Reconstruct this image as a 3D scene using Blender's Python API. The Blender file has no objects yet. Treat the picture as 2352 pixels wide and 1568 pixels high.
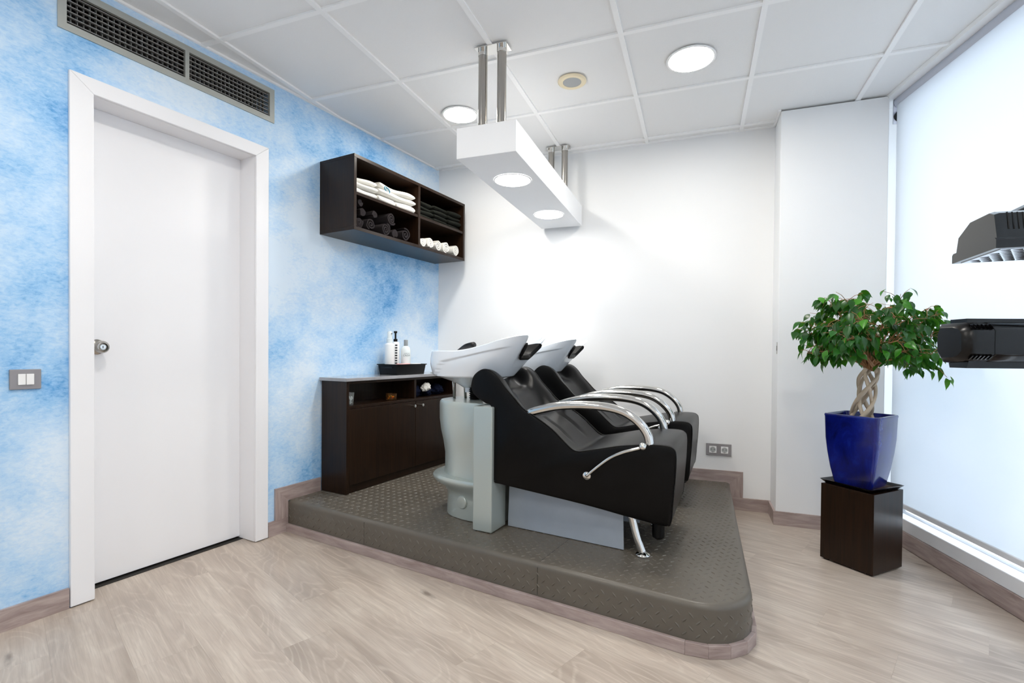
import bpy, bmesh, math, random
from mathutils import Vector, Matrix, noise
R = random.Random(7)
SC = bpy.context.scene
COL = SC.collection
PI = math.pi
# ------------------------------------------------------------------ camera
FPX, PITCH, ROLL, YAW = 1140.87, -0.0121, 0.0082, -0.3508
CX, CY, CZ = 1.9732, -3.6239, 1.0394
fw = Vector((math.sin(YAW) * math.cos(PITCH), math.cos(YAW) * math.cos(PITCH), math.sin(PITCH)))
rt = Vector((math.cos(YAW), -math.sin(YAW), 0)); up = rt.cross(fw)
r2 = rt * math.cos(ROLL) + up * math.sin(ROLL); u2 = -rt * math.sin(ROLL) + up * math.cos(ROLL)
cd = bpy.data.cameras.new('camera'); cam = bpy.data.objects.new('camera', cd); COL.objects.link(cam)
cam.matrix_world = Matrix(((r2.x, u2.x, -fw.x, CX), (r2.y, u2.y, -fw.y, CY), (r2.z, u2.z, -fw.z, CZ), (0, 0, 0, 1)))
cd.sensor_width = 36.0; cd.lens = 36.0 * FPX / 2352; cd.shift_y = 37.66 / 2352; cd.clip_start = 0.02
SC.camera = cam
# ------------------------------------------------------------------ light and exposure
SKY_COL, SKY_STR = (0.82, 0.915, 1.0), 4.7
LAMP_STR = 112.0            # ceiling downlights (radiance of the diffuser)
SPOT_STR = 38.0            # downlights in the hanging box
LAMP_COL = (1.0, 0.955, 0.88)
world = bpy.data.worlds.new('sky'); SC.world = world; world.use_nodes = True
bg = world.node_tree.nodes['Background']; bg.inputs[0].default_value = (*SKY_COL, 1); bg.inputs[1].default_value = SKY_STR
vs = SC.view_settings
vs.view_transform = 'Standard'; vs.look = 'None'; vs.gamma = 1.0; vs.use_curve_mapping = False; vs.exposure = 0.10
SC.cycles.max_bounces = 10; SC.cycles.diffuse_bounces = 6; SC.cycles.transparent_max_bounces = 12
# ------------------------------------------------------------------ room frame
H = 2.5096; LA = 0.1537; WB = 0.2037; WX = 2.9671; ZP = 0.178
COLX, COLY = 2.4528, -0.2279
LN = Vector((math.cos(LA), -math.sin(LA), 0)); LT = Vector((-math.sin(LA), -math.cos(LA), 0))
WT = Vector((math.sin(WB), -math.cos(WB), 0)); WN = Vector((-math.cos(WB), -math.sin(WB), 0)); W0 = Vector((WX, 0, 0))
REAR = -5.6
def lw(s, n, z): return LT * s + LN * n + Vector((0, 0, z))
def ww(t, n, z): return W0 + WT * t + WN * n + Vector((0, 0, z))
# ------------------------------------------------------------------ materials
def lin(c):
    return tuple(((v / 255) / 12.92 if v / 255 <= 0.04045 else ((v / 255 + 0.055) / 1.055) ** 2.4) for v in c)
class NT:
    def __init__(s, name):
        s.m = bpy.data.materials.new(name); s.m.use_nodes = True; s.t = s.m.node_tree
        s.b = s.t.nodes['Principled BSDF']; s.out = s.t.nodes['Material Output']
    def n(s, typ, **kw):
        nd = s.t.nodes.new(typ)
        for k, v in kw.items():
            if k.startswith('i_'):
                key = k[2:]; key = int(key) if key.isdigit() else key.replace('_', ' ')
                nd.inputs[key].default_value = v
            else: setattr(nd, k, v)
        return nd
    def l(s, a, b): s.t.links.new(a, b)
    def coord(s, kind='Object', scale=(1, 1, 1), rnd=0.0, loc=(0, 0, 0), rot=(0, 0, 0)):
        tc = s.n('ShaderNodeTexCoord'); mp = s.n('ShaderNodeMapping'); mp.inputs['Scale'].default_value = scale
        mp.inputs['Rotation'].default_value = rot; mp.inputs['Location'].default_value = loc
        o = tc.outputs[kind]
        if rnd:
            oi = s.n('ShaderNodeObjectInfo'); vm = s.n('ShaderNodeVectorMath', operation='MULTIPLY_ADD')
            vm.inputs[1].default_value = (rnd, rnd * 1.7, rnd * .3); s.l(oi.outputs['Random'], vm.inputs[0]); s.l(o, vm.inputs[2]); o = vm.outputs[0]
        s.l(o, mp.inputs[0]); return mp.outputs[0]
    def noise(s, vec, scale=5, detail=4, rough=.5, dist=0.0):
        nd = s.n('ShaderNodeTexNoise'); nd.inputs['Scale'].default_value = scale; nd.inputs['Detail'].default_value = detail
        nd.inputs['Roughness'].default_value = rough; nd.inputs['Distortion'].default_value = dist; s.l(vec, nd.inputs['Vector']); return nd.outputs['Fac']
    def ramp(s, fac, stops, interp='LINEAR'):
        nd = s.n('ShaderNodeValToRGB'); cr = nd.color_ramp; cr.interpolation = interp
        while len(cr.elements) > 1: cr.elements.remove(cr.elements[-1])
        cr.elements[0].position = stops[0][0]; cr.elements[0].color = (*stops[0][1], 1)
        for p, c in stops[1:]:
            e = cr.elements.new(p); e.color = (*c, 1)
        s.l(fac, nd.inputs[0]); return nd.outputs[0]
    def mix(s, f, a, b, blend='MIX'):
        nd = s.n('ShaderNodeMix', data_type='RGBA', blend_type=blend)
        for v, i in ((f, 0), (a, 6), (b, 7)):
            if hasattr(v, 'links'): s.l(v, nd.inputs[i])
            else: nd.inputs[i].default_value = v if i == 0 else (*v, 1)
        return nd.outputs[2]
    def math(s, op, a, b=0.0, c=0.0):
        nd = s.n('ShaderNodeMath', operation=op)
        for i, v in enumerate((a, b, c)):
            if hasattr(v, 'links'): s.l(v, nd.inputs[i])
            else: nd.inputs[i].default_value = v
        return nd.outputs[0]
    def bump(s, h, strength=.2, dist=.01):
        nd = s.n('ShaderNodeBump'); nd.inputs['Strength'].default_value = strength; nd.inputs['Distance'].default_value = dist
        s.l(h, nd.inputs['Height']); s.l(nd.outputs[0], s.b.inputs['Normal'])
    def set(s, col=None, rough=None, metal=None, spec=None, **kw):
        for v, k in ((col, 'Base Color'), (rough, 'Roughness'), (metal, 'Metallic'), (spec, 'Specular IOR Level')):
            if v is None: continue
            if hasattr(v, 'links'): s.l(v, s.b.inputs[k])
            else: s.b.inputs[k].default_value = (*v, 1) if k == 'Base Color' else v
        for k, v in kw.items(): s.b.inputs[k.replace('_', ' ')].default_value = v
        return s.m
def plain(name, rgb, rough=.5, metal=0.0, spec=.5, bump=0.0, bscale=200, var=0.0, **kw):
    t = NT(name); c = lin(rgb)
    v = t.coord('Object')
    if var:
        f = t.noise(v, 6, 5, .6)
        c = t.ramp(f, [(.3, tuple(x * (1 - var) for x in c)), (.7, tuple(min(1, x * (1 + var)) for x in c))])
    t.set(c, rough, metal, spec, **kw)
    if bump: t.bump(t.noise(v, bscale, 3, .6), bump, .004)
    return t.m
M = {}
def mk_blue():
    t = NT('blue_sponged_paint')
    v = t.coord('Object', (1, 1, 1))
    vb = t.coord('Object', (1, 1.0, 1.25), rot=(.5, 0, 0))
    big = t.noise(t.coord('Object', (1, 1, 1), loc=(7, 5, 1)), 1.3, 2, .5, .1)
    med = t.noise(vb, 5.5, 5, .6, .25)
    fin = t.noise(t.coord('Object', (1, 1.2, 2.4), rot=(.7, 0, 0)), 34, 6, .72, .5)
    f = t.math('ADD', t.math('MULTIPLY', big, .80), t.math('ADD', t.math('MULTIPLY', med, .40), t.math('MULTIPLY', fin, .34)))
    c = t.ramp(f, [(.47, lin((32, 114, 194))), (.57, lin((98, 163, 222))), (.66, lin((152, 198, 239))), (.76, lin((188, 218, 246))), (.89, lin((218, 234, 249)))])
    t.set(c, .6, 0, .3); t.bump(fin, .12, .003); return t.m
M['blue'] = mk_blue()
M['wall'] = plain('white_plaster', (238, 239, 240), .65, spec=.3, bump=.06, bscale=160)
M['tile'] = plain('ceiling_tile', (240, 240, 240), .85, spec=.2, bump=.25, bscale=260)
M['bar'] = plain('ceiling_bar', (250, 250, 250), .5, spec=.4)
M['white_lacquer'] = plain('white_lacquer', (240, 240, 243), .35, spec=.4)
M['box_white'] = plain('white_box_paint', (240, 241, 243), .5, spec=.35)
def mk_plank():
    t = NT('pale_oak_plank')
    v = t.coord('Object', (1, 1, 1), rnd=37.0)
    def sc(x, y):
        mp = t.n('ShaderNodeMapping'); mp.inputs['Scale'].default_value = (x, y, 1); t.l(v, mp.inputs[0]); return mp.outputs[0]
    cath = t.noise(sc(.9, 4.2), 1.0, 2, .5, .35)
    rings = t.math('PINGPONG', t.math('MULTIPLY', cath, 40.0), 1.0)
    streak = t.noise(sc(2.2, 42), 1.0, 5, .6, .3)
    fine = t.noise(sc(7, 190), 1.0, 3, .65)
    cloud = t.noise(sc(1.6, 7), 1.0, 4, .55, .6)
    base = t.ramp(cloud, [(.28, lin((160, 146, 134))), (.5, lin((190, 176, 163))), (.72, lin((206, 194, 181)))])
    c = t.mix(t.math('MULTIPLY', t.ramp(rings, [(.62, (0, 0, 0)), (.95, (1, 1, 1))]), .45), base, lin((212, 200, 187)))
    c = t.mix(t.math('MULTIPLY', t.ramp(streak, [(.36, (1, 1, 1)), (.56, (0, 0, 0))]), .46), c, lin((160, 146, 133)))
    c = t.mix(t.math('MULTIPLY', t.ramp(fine, [(.38, (1, 1, 1)), (.54, (0, 0, 0))]), .40), c, lin((168, 154, 142)))
    vo = t.n('ShaderNodeTexVoronoi'); vo.inputs['Scale'].default_value = 1.0; t.l(sc(1.5, 5.0), vo.inputs['Vector'])
    kd = t.math('ADD', vo.outputs['Distance'], t.math('MULTIPLY', t.math('SUBTRACT', t.noise(sc(16, 40), 1.0, 3, .6), .5), .14))
    c = t.mix(t.math('MULTIPLY', t.ramp(kd, [(.01, (1, 1, 1)), (.09, (0, 0, 0))]), .75), c, lin((112, 98, 88)))
    oi = t.n('ShaderNodeObjectInfo'); rv = t.math('MULTIPLY_ADD', oi.outputs['Random'], .10, .89)
    hs = t.n('ShaderNodeHueSaturation'); t.l(rv, hs.inputs['Value']); t.l(c, hs.inputs['Color'])
    t.set(hs.outputs[0], .30, 0, .42); t.bump(fine, .06, .002); return t.m
M['plank'] = mk_plank()
def mk_wood(name, dark, mid, rough, sx, sy, sz, spec=.5, k=1.0):
    t = NT(name); v = t.coord('Object', (sx, sy, sz), rnd=11.0)
    f = t.noise(v, 3.0, 6, .62, .5)
    t.set(t.ramp(f, [(.3, lin(dark)), (.7, lin(mid))]), rough, 0, spec); return t.m
M['skirt'] = mk_wood('grey_mauve_wood', (142, 124, 120), (184, 168, 163), .4, 2, 2, 14)
M['skirt_v'] = mk_wood('grey_mauve_wood_upright', (142, 124, 120), (184, 168, 163), .4, 14, 14, 2)
M['wenge'] = mk_wood('dark_wenge_veneer', (22, 13, 8), (44, 28, 17), .30, 26, 26, 1.2, spec=.28)
M['wenge_in'] = M['wenge']
M['deck'] = plain('grey_brown_rubber', (96, 90, 81), .36, spec=.45, bump=.05, bscale=90, var=.07)
M['leather'] = plain('black_leather', (4, 4, 5), .33, spec=.17, bump=.08, bscale=330)
M['pipe'] = plain('black_piping', (6, 6, 6), .45, spec=.25)
M['rubber'] = plain('black_rubber', (9, 9, 10), .45, spec=.25)
M['chrome'] = plain('chrome', (222, 220, 216), .09, 1.0)
M['steel'] = plain('satin_steel', (176, 172, 166), .2, 1.0)
M['silver'] = plain('silver_paint', (184, 192, 187), .28, .4, spec=.5, bump=.02, bscale=500)
M['plate'] = plain('brushed_base_plate', (166, 174, 184), .42, .2, var=.06)
M['ceramic'] = plain('white_ceramic', (231, 237, 244), .1, 0, .55, Coat_Weight=.6, Coat_Roughness=.05)
M['graphite'] = plain('graphite_plate', (146, 143, 146), .4, .2)
M['white_plastic'] = plain('white_plastic', (240, 240, 240), .35)
M['bottle_white'] = plain('white_bottle', (238, 240, 240), .3)
M['bottle_clear'] = plain('milky_bottle', (226, 234, 236), .25)
M['cap_grey'] = plain('grey_cap', (140, 146, 150), .4)
M['ink'] = plain('grey_ink', (96, 112, 118), .6)
M['ink_black'] = plain('black_ink', (40, 42, 46), .6)
M['vent'] = plain('grey_vent_paint', (176, 178, 172), .4, .35)
M['vent_dark'] = plain('vent_shadow_box', (34, 32, 30), .8)
M['slat'] = plain('vent_slat_metal', (150, 150, 148), .38, .5)
M['towel_white'] = plain('white_terry', (242, 240, 234), .95, spec=.1, bump=.8, bscale=420)
M['towel_dark'] = plain('charcoal_terry', (46, 42, 44), .95, spec=.1, bump=.8, bscale=420)
M['towel_olive'] = plain('black_green_terry', (34, 36, 32), .95, spec=.1, bump=.8, bscale=420)
M['towel_navy'] = plain('navy_terry', (24, 30, 52), .95, spec=.1, bump=.8, bscale=420)
M['teal'] = plain('teal_embroidery', (28, 128, 158), .7)
M['counter'] = plain('grey_counter', (158, 158, 162), .09, 0, .6, var=.18)
M['soil'] = plain('dry_soil', (70, 52, 38), .95, bump=1.0, bscale=60)
M['bark'] = plain('pale_ficus_bark', (188, 172, 152), .75, bump=.4, bscale=70, var=.15)
M['twig'] = plain('ficus_twig', (158, 116, 78), .75)
def mk_pot():
    t = NT('cobalt_glaze'); v = t.coord('Object', (1, 1, .5))
    f = t.noise(v, 14, 6, .65, .6)
    t.set(t.ramp(f, [(.3, lin((4, 10, 66))), (.55, lin((8, 22, 112))), (.8, lin((22, 50, 150)))]), .22, 0, .4, Coat_Weight=.4, Coat_Roughness=.1)
    t.bump(t.noise(v, 9, 3, .5), .12, .006); return t.m
M['pot'] = mk_pot()
def mk_leaf():
    t = NT('ficus_leaf'); oi = t.n('ShaderNodeObjectInfo')
    v = t.coord('Object', (9, 9, 9)); f = t.math('ADD', t.math('MULTIPLY', oi.outputs['Random'], .75), t.math('MULTIPLY', t.noise(v, 2.0, 2), .3))
    c = t.ramp(f, [(.12, lin((16, 62, 20))), (.5, lin((34, 104, 26))), (.85, lin((74, 146, 34)))])
    t.set(c, .3, 0, .5)
    tr = t.n('ShaderNodeBsdfTranslucent'); mx = t.n('ShaderNodeMixShader'); mx.inputs[0].default_value = .25
    t.l(t.mix(.5, c, lin((120, 190, 40))), tr.inputs[0]); t.l(t.b.outputs[0], mx.inputs[1]); t.l(tr.outputs[0], mx.inputs[2]); t.l(mx.outputs[0], t.out.inputs[0]); return t.m
M['leaf'] = mk_leaf()
def mk_blind():
    t = NT('white_blind_cloth'); v = t.coord('Object', (1, 1, 1))
    d = t.n('ShaderNodeBsdfDiffuse'); d.inputs[0].default_value = (*lin((236, 238, 240)), 1)
    tr = t.n('ShaderNodeBsdfTranslucent'); tr.inputs[0].default_value = (*lin((232, 238, 244)), 1)
    mx = t.n('ShaderNodeMixShader'); mx.inputs[0].default_value = .40
    t.l(d.outputs[0], mx.inputs[1]); t.l(tr.outputs[0], mx.inputs[2]); t.l(mx.outputs[0], t.out.inputs[0]); t.t.nodes.remove(t.b); return t.m
M['blind'] = mk_blind()
def mk_pane():
    t = NT('window_glass'); a = t.n('ShaderNodeBsdfTransparent'); g = t.n('ShaderNodeBsdfGlossy'); g.inputs['Roughness'].default_value = .02
    mx = t.n('ShaderNodeMixShader'); mx.inputs[0].default_value = .06
    t.l(a.outputs[0], mx.inputs[1]); t.l(g.outputs[0], mx.inputs[2]); t.l(mx.outputs[0], t.out.inputs[0]); t.t.nodes.remove(t.b); return t.m
M['pane'] = mk_pane()
M['glass'] = plain('clear_glass', (235, 240, 240), .05, 0, .5, Transmission_Weight=.9, IOR=1.3)
M['frame'] = plain('white_window_frame', (226, 228, 232), .4)
M['roller'] = plain('grey_roller', (196, 200, 212), .5)
M['hood'] = plain('gloss_black_shell', (4, 4, 5), .10, 0, .35)
M['hood_matt'] = plain('satin_black_shell', (8, 8, 9), .28, spec=.3)
M['reflector'] = plain('reflector_sheet', (205, 208, 214), .16, 1.0)
M['amber'] = plain('amber_glass', (214, 170, 120), .05, 0, .4, Transmission_Weight=.95, IOR=1.2)
M['cream'] = plain('cream_ring', (238, 224, 192), .5)
M['grille'] = plain('speaker_grille', (176, 178, 178), .6, bump=.5, bscale=500)
def emit(name, col, s):
    t = NT(name); e = t.n('ShaderNodeEmission'); e.inputs[0].default_value = (*col, 1); e.inputs[1].default_value = s
    t.l(e.outputs[0], t.out.inputs[0]); t.t.nodes.remove(t.b); return t.m
M['lamp'] = emit('downlight_diffuser', LAMP_COL, LAMP_STR)
M['spot'] = emit('box_light_diffuser', (1, .975, .94), SPOT_STR)
# ------------------------------------------------------------------ mesh helpers
class MB:
    def __init__(s): s.v = []; s.f = []
    def add(s, vs, fs):
        o = len(s.v); s.v += [tuple(x) for x in vs]; s.f += [tuple(i + o for i in f) for f in fs]; return s
    def box(s, a, b):
        (x0, y0, z0), (x1, y1, z1) = a, b
        return s.add([(x0, y0, z0), (x1, y0, z0), (x1, y1, z0), (x0, y1, z0), (x0, y0, z1), (x1, y0, z1), (x1, y1, z1), (x0, y1, z1)],
                     [(0, 3, 2, 1), (4, 5, 6, 7), (0, 1, 5, 4), (1, 2, 6, 5), (2, 3, 7, 6), (3, 0, 4, 7)])
    def prism(s, poly, z0, z1):
        n = len(poly)
        return s.add([(x, y, z0) for x, y in poly] + [(x, y, z1) for x, y in poly],
                     [tuple(range(n))[::-1], tuple(range(n, 2 * n))] + [(i, (i + 1) % n, n + (i + 1) % n, n + i) for i in range(n)])
    def hexa(s, p): return s.add(p, [(0, 3, 2, 1), (4, 5, 6, 7), (0, 1, 5, 4), (1, 2, 6, 5), (2, 3, 7, 6), (3, 0, 4, 7)])
    def loft(s, rings, closed=True, cap0=True, cap1=True):
        n = len(rings[0]); vs = [p for r in rings for p in r]; fs = []
        for k in range(len(rings) - 1):
            for i in range(n if closed else n - 1):
                j = (i + 1) % n
                fs.append((k * n + i, k * n + j, (k + 1) * n + j, (k + 1) * n + i))
        if cap0: fs.append(tuple(range(n))[::-1])
        if cap1: fs.append(tuple((len(rings) - 1) * n + i for i in range(n)))
        return s.add(vs, fs)
    def tube(s, path, r, n=12):
        path = [Vector(p) for p in path]; rings = []; prev = None
        for i, p in enumerate(path):
            d = (path[min(i + 1, len(path) - 1)] - path[max(i - 1, 0)]).normalized()
            if prev is None:
                a = d.cross(Vector((0, 0, 1)));
                if a.length < .1: a = d.cross(Vector((1, 0, 0)))
            else: a = prev - d * prev.dot(d)
            a.normalize(); prev = a; b = d.cross(a); rr = r[i] if isinstance(r, (list, tuple)) else r
            rings.append([p + (a * math.cos(q) + b * math.sin(q)) * rr for q in [2 * PI * k / n for k in range(n)]])
        return s.loft(rings)
    def lathe(s, prof, n=28, c=(0, 0, 0), axis='z', caps=True):
        rings = []
        for r, h in prof:
            ring = []
            for k in range(n):
                a = 2 * PI * k / n; x, y = r * math.cos(a), r * math.sin(a)
                q = (x, y, h) if axis == 'z' else ((h, x, y) if axis == 'x' else (y, h, x))
                ring.append(tuple(q[i] + c[i] for i in range(3)))
            rings.append(ring)
        return s.loft(rings, True, caps, caps)
    def sphere(s, c, r, n=14):
        return s.lathe([(max(r * math.sin(PI * k / n), 1e-4), -r * math.cos(PI * k / n)) for k in range(n + 1)], n * 2, c)
    def xf(s, m): s.v = [tuple(m @ Vector(p)) for p in s.v]; return s
    def mesh(s, name, mat, smooth=False, bevel=0.0, seg=2, ang=40):
        me = bpy.data.meshes.new(name); me.from_pydata(s.v, [], s.f); me.update()
        if bevel or smooth is not False:
            bm = bmesh.new(); bm.from_mesh(me); bmesh.ops.recalc_face_normals(bm, faces=bm.faces)
            if bevel: bmesh.ops.bevel(bm, geom=[e for e in bm.edges if len(e.link_faces) == 2 and e.calc_face_angle(0) > .5], offset=bevel, segments=seg, affect='EDGES', profile=.5, clamp_overlap=True)
            bm.to_mesh(me); bm.free()
        else:
            bm = bmesh.new(); bm.from_mesh(me); bmesh.ops.recalc_face_normals(bm, faces=bm.faces); bm.to_mesh(me); bm.free()
        if smooth is True:
            for p in me.polygons: p.use_smooth = True
        elif smooth == 'auto':
            for p in me.polygons: p.use_smooth = True
            me.set_sharp_from_angle(angle=math.radians(ang))
        me.materials.append(mat); return me
def link(name, me, parent=None, loc=(0, 0, 0), rot=(0, 0, 0), scale=(1, 1, 1)):
    o = bpy.data.objects.new(name, me); COL.objects.link(o); o.parent = parent; o.location = loc; o.rotation_euler = rot; o.scale = scale; return o
def part(name, mb, mat, parent=None, smooth=False, bevel=0.0, loc=(0, 0, 0), rot=(0, 0, 0), seg=2, ang=40):
    return link(name, mb.mesh(name, M[mat] if isinstance(mat, str) else mat, smooth, bevel, seg, ang), parent, loc, rot)
def tag(o, label=None, cat=None, group=None, kind=None):
    for k, v in (('label', label), ('category', cat), ('group', group), ('kind', kind)):
        if v: o[k] = v
    return o
def empty(name, loc=(0, 0, 0), rz=0.0):
    o = bpy.data.objects.new(name, None); COL.objects.link(o); o.location = loc; o.rotation_euler = (0, 0, rz); o.empty_display_size = .05; return o
def thing(name, label, cat, loc=(0, 0, 0), rz=0.0, group=None): return tag(empty(name, loc, rz), label, cat, group)
def struct(name, loc=(0, 0, 0), rz=0.0): return tag(empty(name, loc, rz), kind='structure')
def copy_tree(o, parent=None):
    c = o.copy(); COL.objects.link(c)
    if parent: c.parent = parent
    for ch in list(o.children): copy_tree(ch, c)
    return c
def catmull(pts, k=8, closed=False):
    pts = [Vector(p) for p in pts]; n = len(pts); out = []
    for i in range(n if closed else n - 1):
        g = (lambda j: pts[j % n]) if closed else (lambda j: pts[max(0, min(n - 1, j))])
        a, b, c, d = g(i - 1), g(i), g(i + 1), g(i + 2)
        for q in range(k):
            t = q / k
            out.append(.5 * ((2 * b) + (c - a) * t + (2 * a - 5 * b + 4 * c - d) * t * t + (3 * b - a - 3 * c + d) * t ** 3))
    if not closed: out.append(pts[-1])
    return out
def clip_poly(poly, planes):            # planes: keep where nx*x+ny*y<=d
    for nx, ny, d in planes:
        out = []
        for i in range(len(poly)):
            a, b = poly[i], poly[(i + 1) % len(poly)]
            da, db = nx * a[0] + ny * a[1] - d, nx * b[0] + ny * b[1] - d
            if da <= 0: out.append(a)
            if (da < 0 < db) or (db < 0 < da):
                t = da / (da - db); out.append((a[0] + (b[0] - a[0]) * t, a[1] + (b[1] - a[1]) * t))
        poly = out
        if len(poly) < 3: return []
    return poly
def area(p): return abs(sum(p[i][0] * p[(i + 1) % len(p)][1] - p[(i + 1) % len(p)][0] * p[i][1] for i in range(len(p)))) / 2
def sstep(a, b, x):
    t = max(0, min(1, (x - a) / (b - a))); return t * t * (3 - 2 * t)
ROOM = [(-LN.x, -LN.y, 0.0), (0, 1, 0), (-WN.x, -WN.y, -(WN.x * W0.x + WN.y * W0.y)), (0, -1, -REAR)]
# ------------------------------------------------------------------ floor: planks
fl = tag(part('floor', MB().prism([(-1.3, -5.7), (4.6, -5.7), (3.3, .1), (-.1, .1)], -.06, -.0125), 'skirt'), kind='structure')
PD, PQ = Vector((.9137, -.4064, 0)), Vector((.4064, .9137, 0))
PW, PL = .187, 1.243
joint = {-3: .99, -1: 1.285, 0: .66, 1: 1.516, 2: 1.238, 3: .77, 4: 2.263, 8: 3.055, 9: 2.806, 11: 2.405}
ang = math.atan2(PD.y, PD.x); shared = None
for row in range(-20, 16):
    j0 = joint.get(row, R.uniform(0, PL)); q0 = -2.02 + PW * row
    k = -8
    while k < 8:
        ra = j0 + k * PL; rb = ra + PL; k += 1; g = .00012
        poly = [tuple((PD * r + PQ * q).to_2d()) for r, q in ((ra + g, q0 + g), (rb - g, q0 + g), (rb - g, q0 + PW - g), (ra + g, q0 + PW - g))]
        cl = clip_poly(poly, [(-LN.x, -LN.y, .125)] + ROOM[1:])
        if len(cl) < 3 or area(cl) < .002: continue
        o = PD * ra + PQ * q0
        if abs(area(cl) - area(poly)) < 1e-6:
            if shared is None: shared = MB().prism([(g, g), (PL - g, g), (PL - g, PW - g), (g, PW - g)], -.012, 0).mesh('plank', M['plank'])
            me = shared
        else:
            me = MB().prism([((Vector((x, y, 0)) - o).dot(PD), (Vector((x, y, 0)) - o).dot(PQ)) for x, y in cl], -.012, 0).mesh('plank', M['plank'])
        link('plank', me, fl, (o.x, o.y, 0), (0, 0, ang))
# ------------------------------------------------------------------ ceiling: slab, grid bars, tiles
ce = tag(part('ceiling', MB().prism(clip_poly([(-2, -7), (6, -7), (6, 1), (-2, 1)], [ROOM[0], ROOM[1], (ROOM[2][0], ROOM[2][1], ROOM[2][2] + .3), ROOM[3]]), 2.66, 2.72), 'wall'), kind='structure')
GX, GY, GA = .4485, -.0698, -.0083
gd, gq = Vector((math.cos(GA), math.sin(GA), 0)), Vector((-math.sin(GA), math.cos(GA), 0))
def gpt(x, y): p = Vector((GX, GY, 0)) + gd * x + gq * y; return (p.x, p.y)
tshared = None
for i in range(-6, 9):
    for j in range(-10, 2):
        g = .0125
        x0, y0 = i * .6, j * .6
        poly = [gpt(x0 + g, y0 + g), gpt(x0 + .6 - g, y0 + g), gpt(x0 + .6 - g, y0 + .6 - g), gpt(x0 + g, y0 + .6 - g)]
        cl = clip_poly(poly, ROOM)
        if len(cl) < 3 or area(cl) < .0008: continue
        o = Vector(gpt(x0, y0)).to_3d()
        loc = [((Vector((x, y, 0)) - o).dot(gd), (Vector((x, y, 0)) - o).dot(gq)) for x, y in cl]
        if abs(area(cl) - area(poly)) < 1e-6:
            if tshared is None: tshared = MB().prism(loc, .010, .025).mesh('ceiling_tile', M['tile'])
            me = tshared
        else: me = MB().prism(loc, .010, .025).mesh('ceiling_tile', M['tile'])
        link('ceiling_tile', me, ce, (o.x, o.y, H), (0, 0, GA))
for i in range(-6, 10):
    for axis in (0, 1):
        g = .012
        x = i * .6
        if axis == 0: poly = [gpt(x - g, -6.5), gpt(x + g, -6.5), gpt(x + g, 1), gpt(x - g, 1)]
        else: poly = [gpt(-4, -x - g), gpt(6, -x - g), gpt(6, -x + g), gpt(-4, -x + g)]
        cl = clip_poly(poly, ROOM)
        if len(cl) < 3 or area(cl) < .0008: continue
        part('grid_bar', MB().prism(cl, H + .0008 * axis, H + .03), 'bar', ce)
# ------------------------------------------------------------------ left wall with door and vent openings
def wall_holes(a0, a1, z0, z1, holes, thick):
    xs = sorted({a0, a1, *[h[0] for h in holes], *[h[1] for h in holes]}); zs = sorted({z0, z1, *[h[2] for h in holes], *[h[3] for h in holes]})
    xs = [x for x in xs if a0 <= x <= a1]; zs = [z for z in zs if z0 <= z <= z1]
    mb = MB()
    solid = lambda i, k: 0 <= i < len(xs) - 1 and 0 <= k < len(zs) - 1 and not any(h[0] <= (xs[i] + xs[i + 1]) / 2 <= h[1] and h[2] <= (zs[k] + zs[k + 1]) / 2 <= h[3] for h in holes)
    for i in range(len(xs) - 1):
        for k in range(len(zs) - 1):
            if not solid(i, k): continue
            a, b, c, d = -xs[i], -xs[i + 1], zs[k], zs[k + 1]
            for n in (0, -thick): mb.add([(n, a, c), (n, b, c), (n, b, d), (n, a, d)], [(0, 1, 2, 3)])
            for (ii, kk, q) in ((i - 1, k, ((a, c), (a, d))), (i + 1, k, ((b, c), (b, d))), (i, k - 1, ((a, c), (b, c))), (i, k + 1, ((a, d), (b, d)))):
                if not solid(ii, kk): mb.add([(0, *q[0]), (0, *q[1]), (-thick, *q[1]), (-thick, *q[0])], [(0, 1, 2, 3)])
    return mb
DS0, DS1, DZ = 1.611, 2.321, 2.076
VS0, VS1, VZ0, VZ1 = 1.498, 2.433, 2.293, 2.476
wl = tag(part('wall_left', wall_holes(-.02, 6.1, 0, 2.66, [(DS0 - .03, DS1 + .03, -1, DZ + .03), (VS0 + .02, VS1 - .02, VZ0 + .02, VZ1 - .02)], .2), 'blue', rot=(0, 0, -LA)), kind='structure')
# back wall, column, rear wall, right wall
tag(part('wall_back', MB().box((-.15, 0, 0), (3.4, .15, 2.66)), 'wall'), kind='structure')
colm = MB().prism([(COLX, .0), (COLX, COLY), (3.0, COLY), (3.0, .0)], 0, H - .001)
tag(part('wall_column', colm, 'wall', bevel=.004), kind='structure')
tag(part('wall_rear', MB().box((-1.3, REAR - .15, 0), (4.6, REAR, 2.66)), 'wall'), kind='structure')
wr = MB().box((-.2, .0, -.012), (-.028, 6.0, .150)).box((-.24, .0, H + .02), (-.05, 6, 2.66)).box((-.2, 4.4, .15), (0, 6.0, 2.5))
wr.box((-.26, -.2, 0), (-.2, .30, 2.66))
tag(part('wall_right', wr, 'wall', loc=W0, rot=(0, 0, PI + WB)), kind='structure')
# ceiling edge trims
tr = struct('trim_1'); 
part('edge_profile', MB().box((-.035, .18, H - .012), (.022, 5.6, H + .04)), 'bar', tr, loc=W0, rot=(0, 0, PI + WB))
tr = struct('trim_2'); part('edge_profile', MB().box((0, -5.4, H - .001), (.012, -.02, H + .02)), 'bar', tr, rot=(0, 0, -LA))
tr = struct('trim_3'); part('edge_profile', MB().box((.03, -.014, H - .001), (COLX, 0, H + .02)), 'bar', tr)
tr = struct('trim_4'); part('edge_profile', MB().box((COLX - .014, COLY, H - .0012), (COLX, -.014, H + .02)), 'bar', tr)
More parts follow.
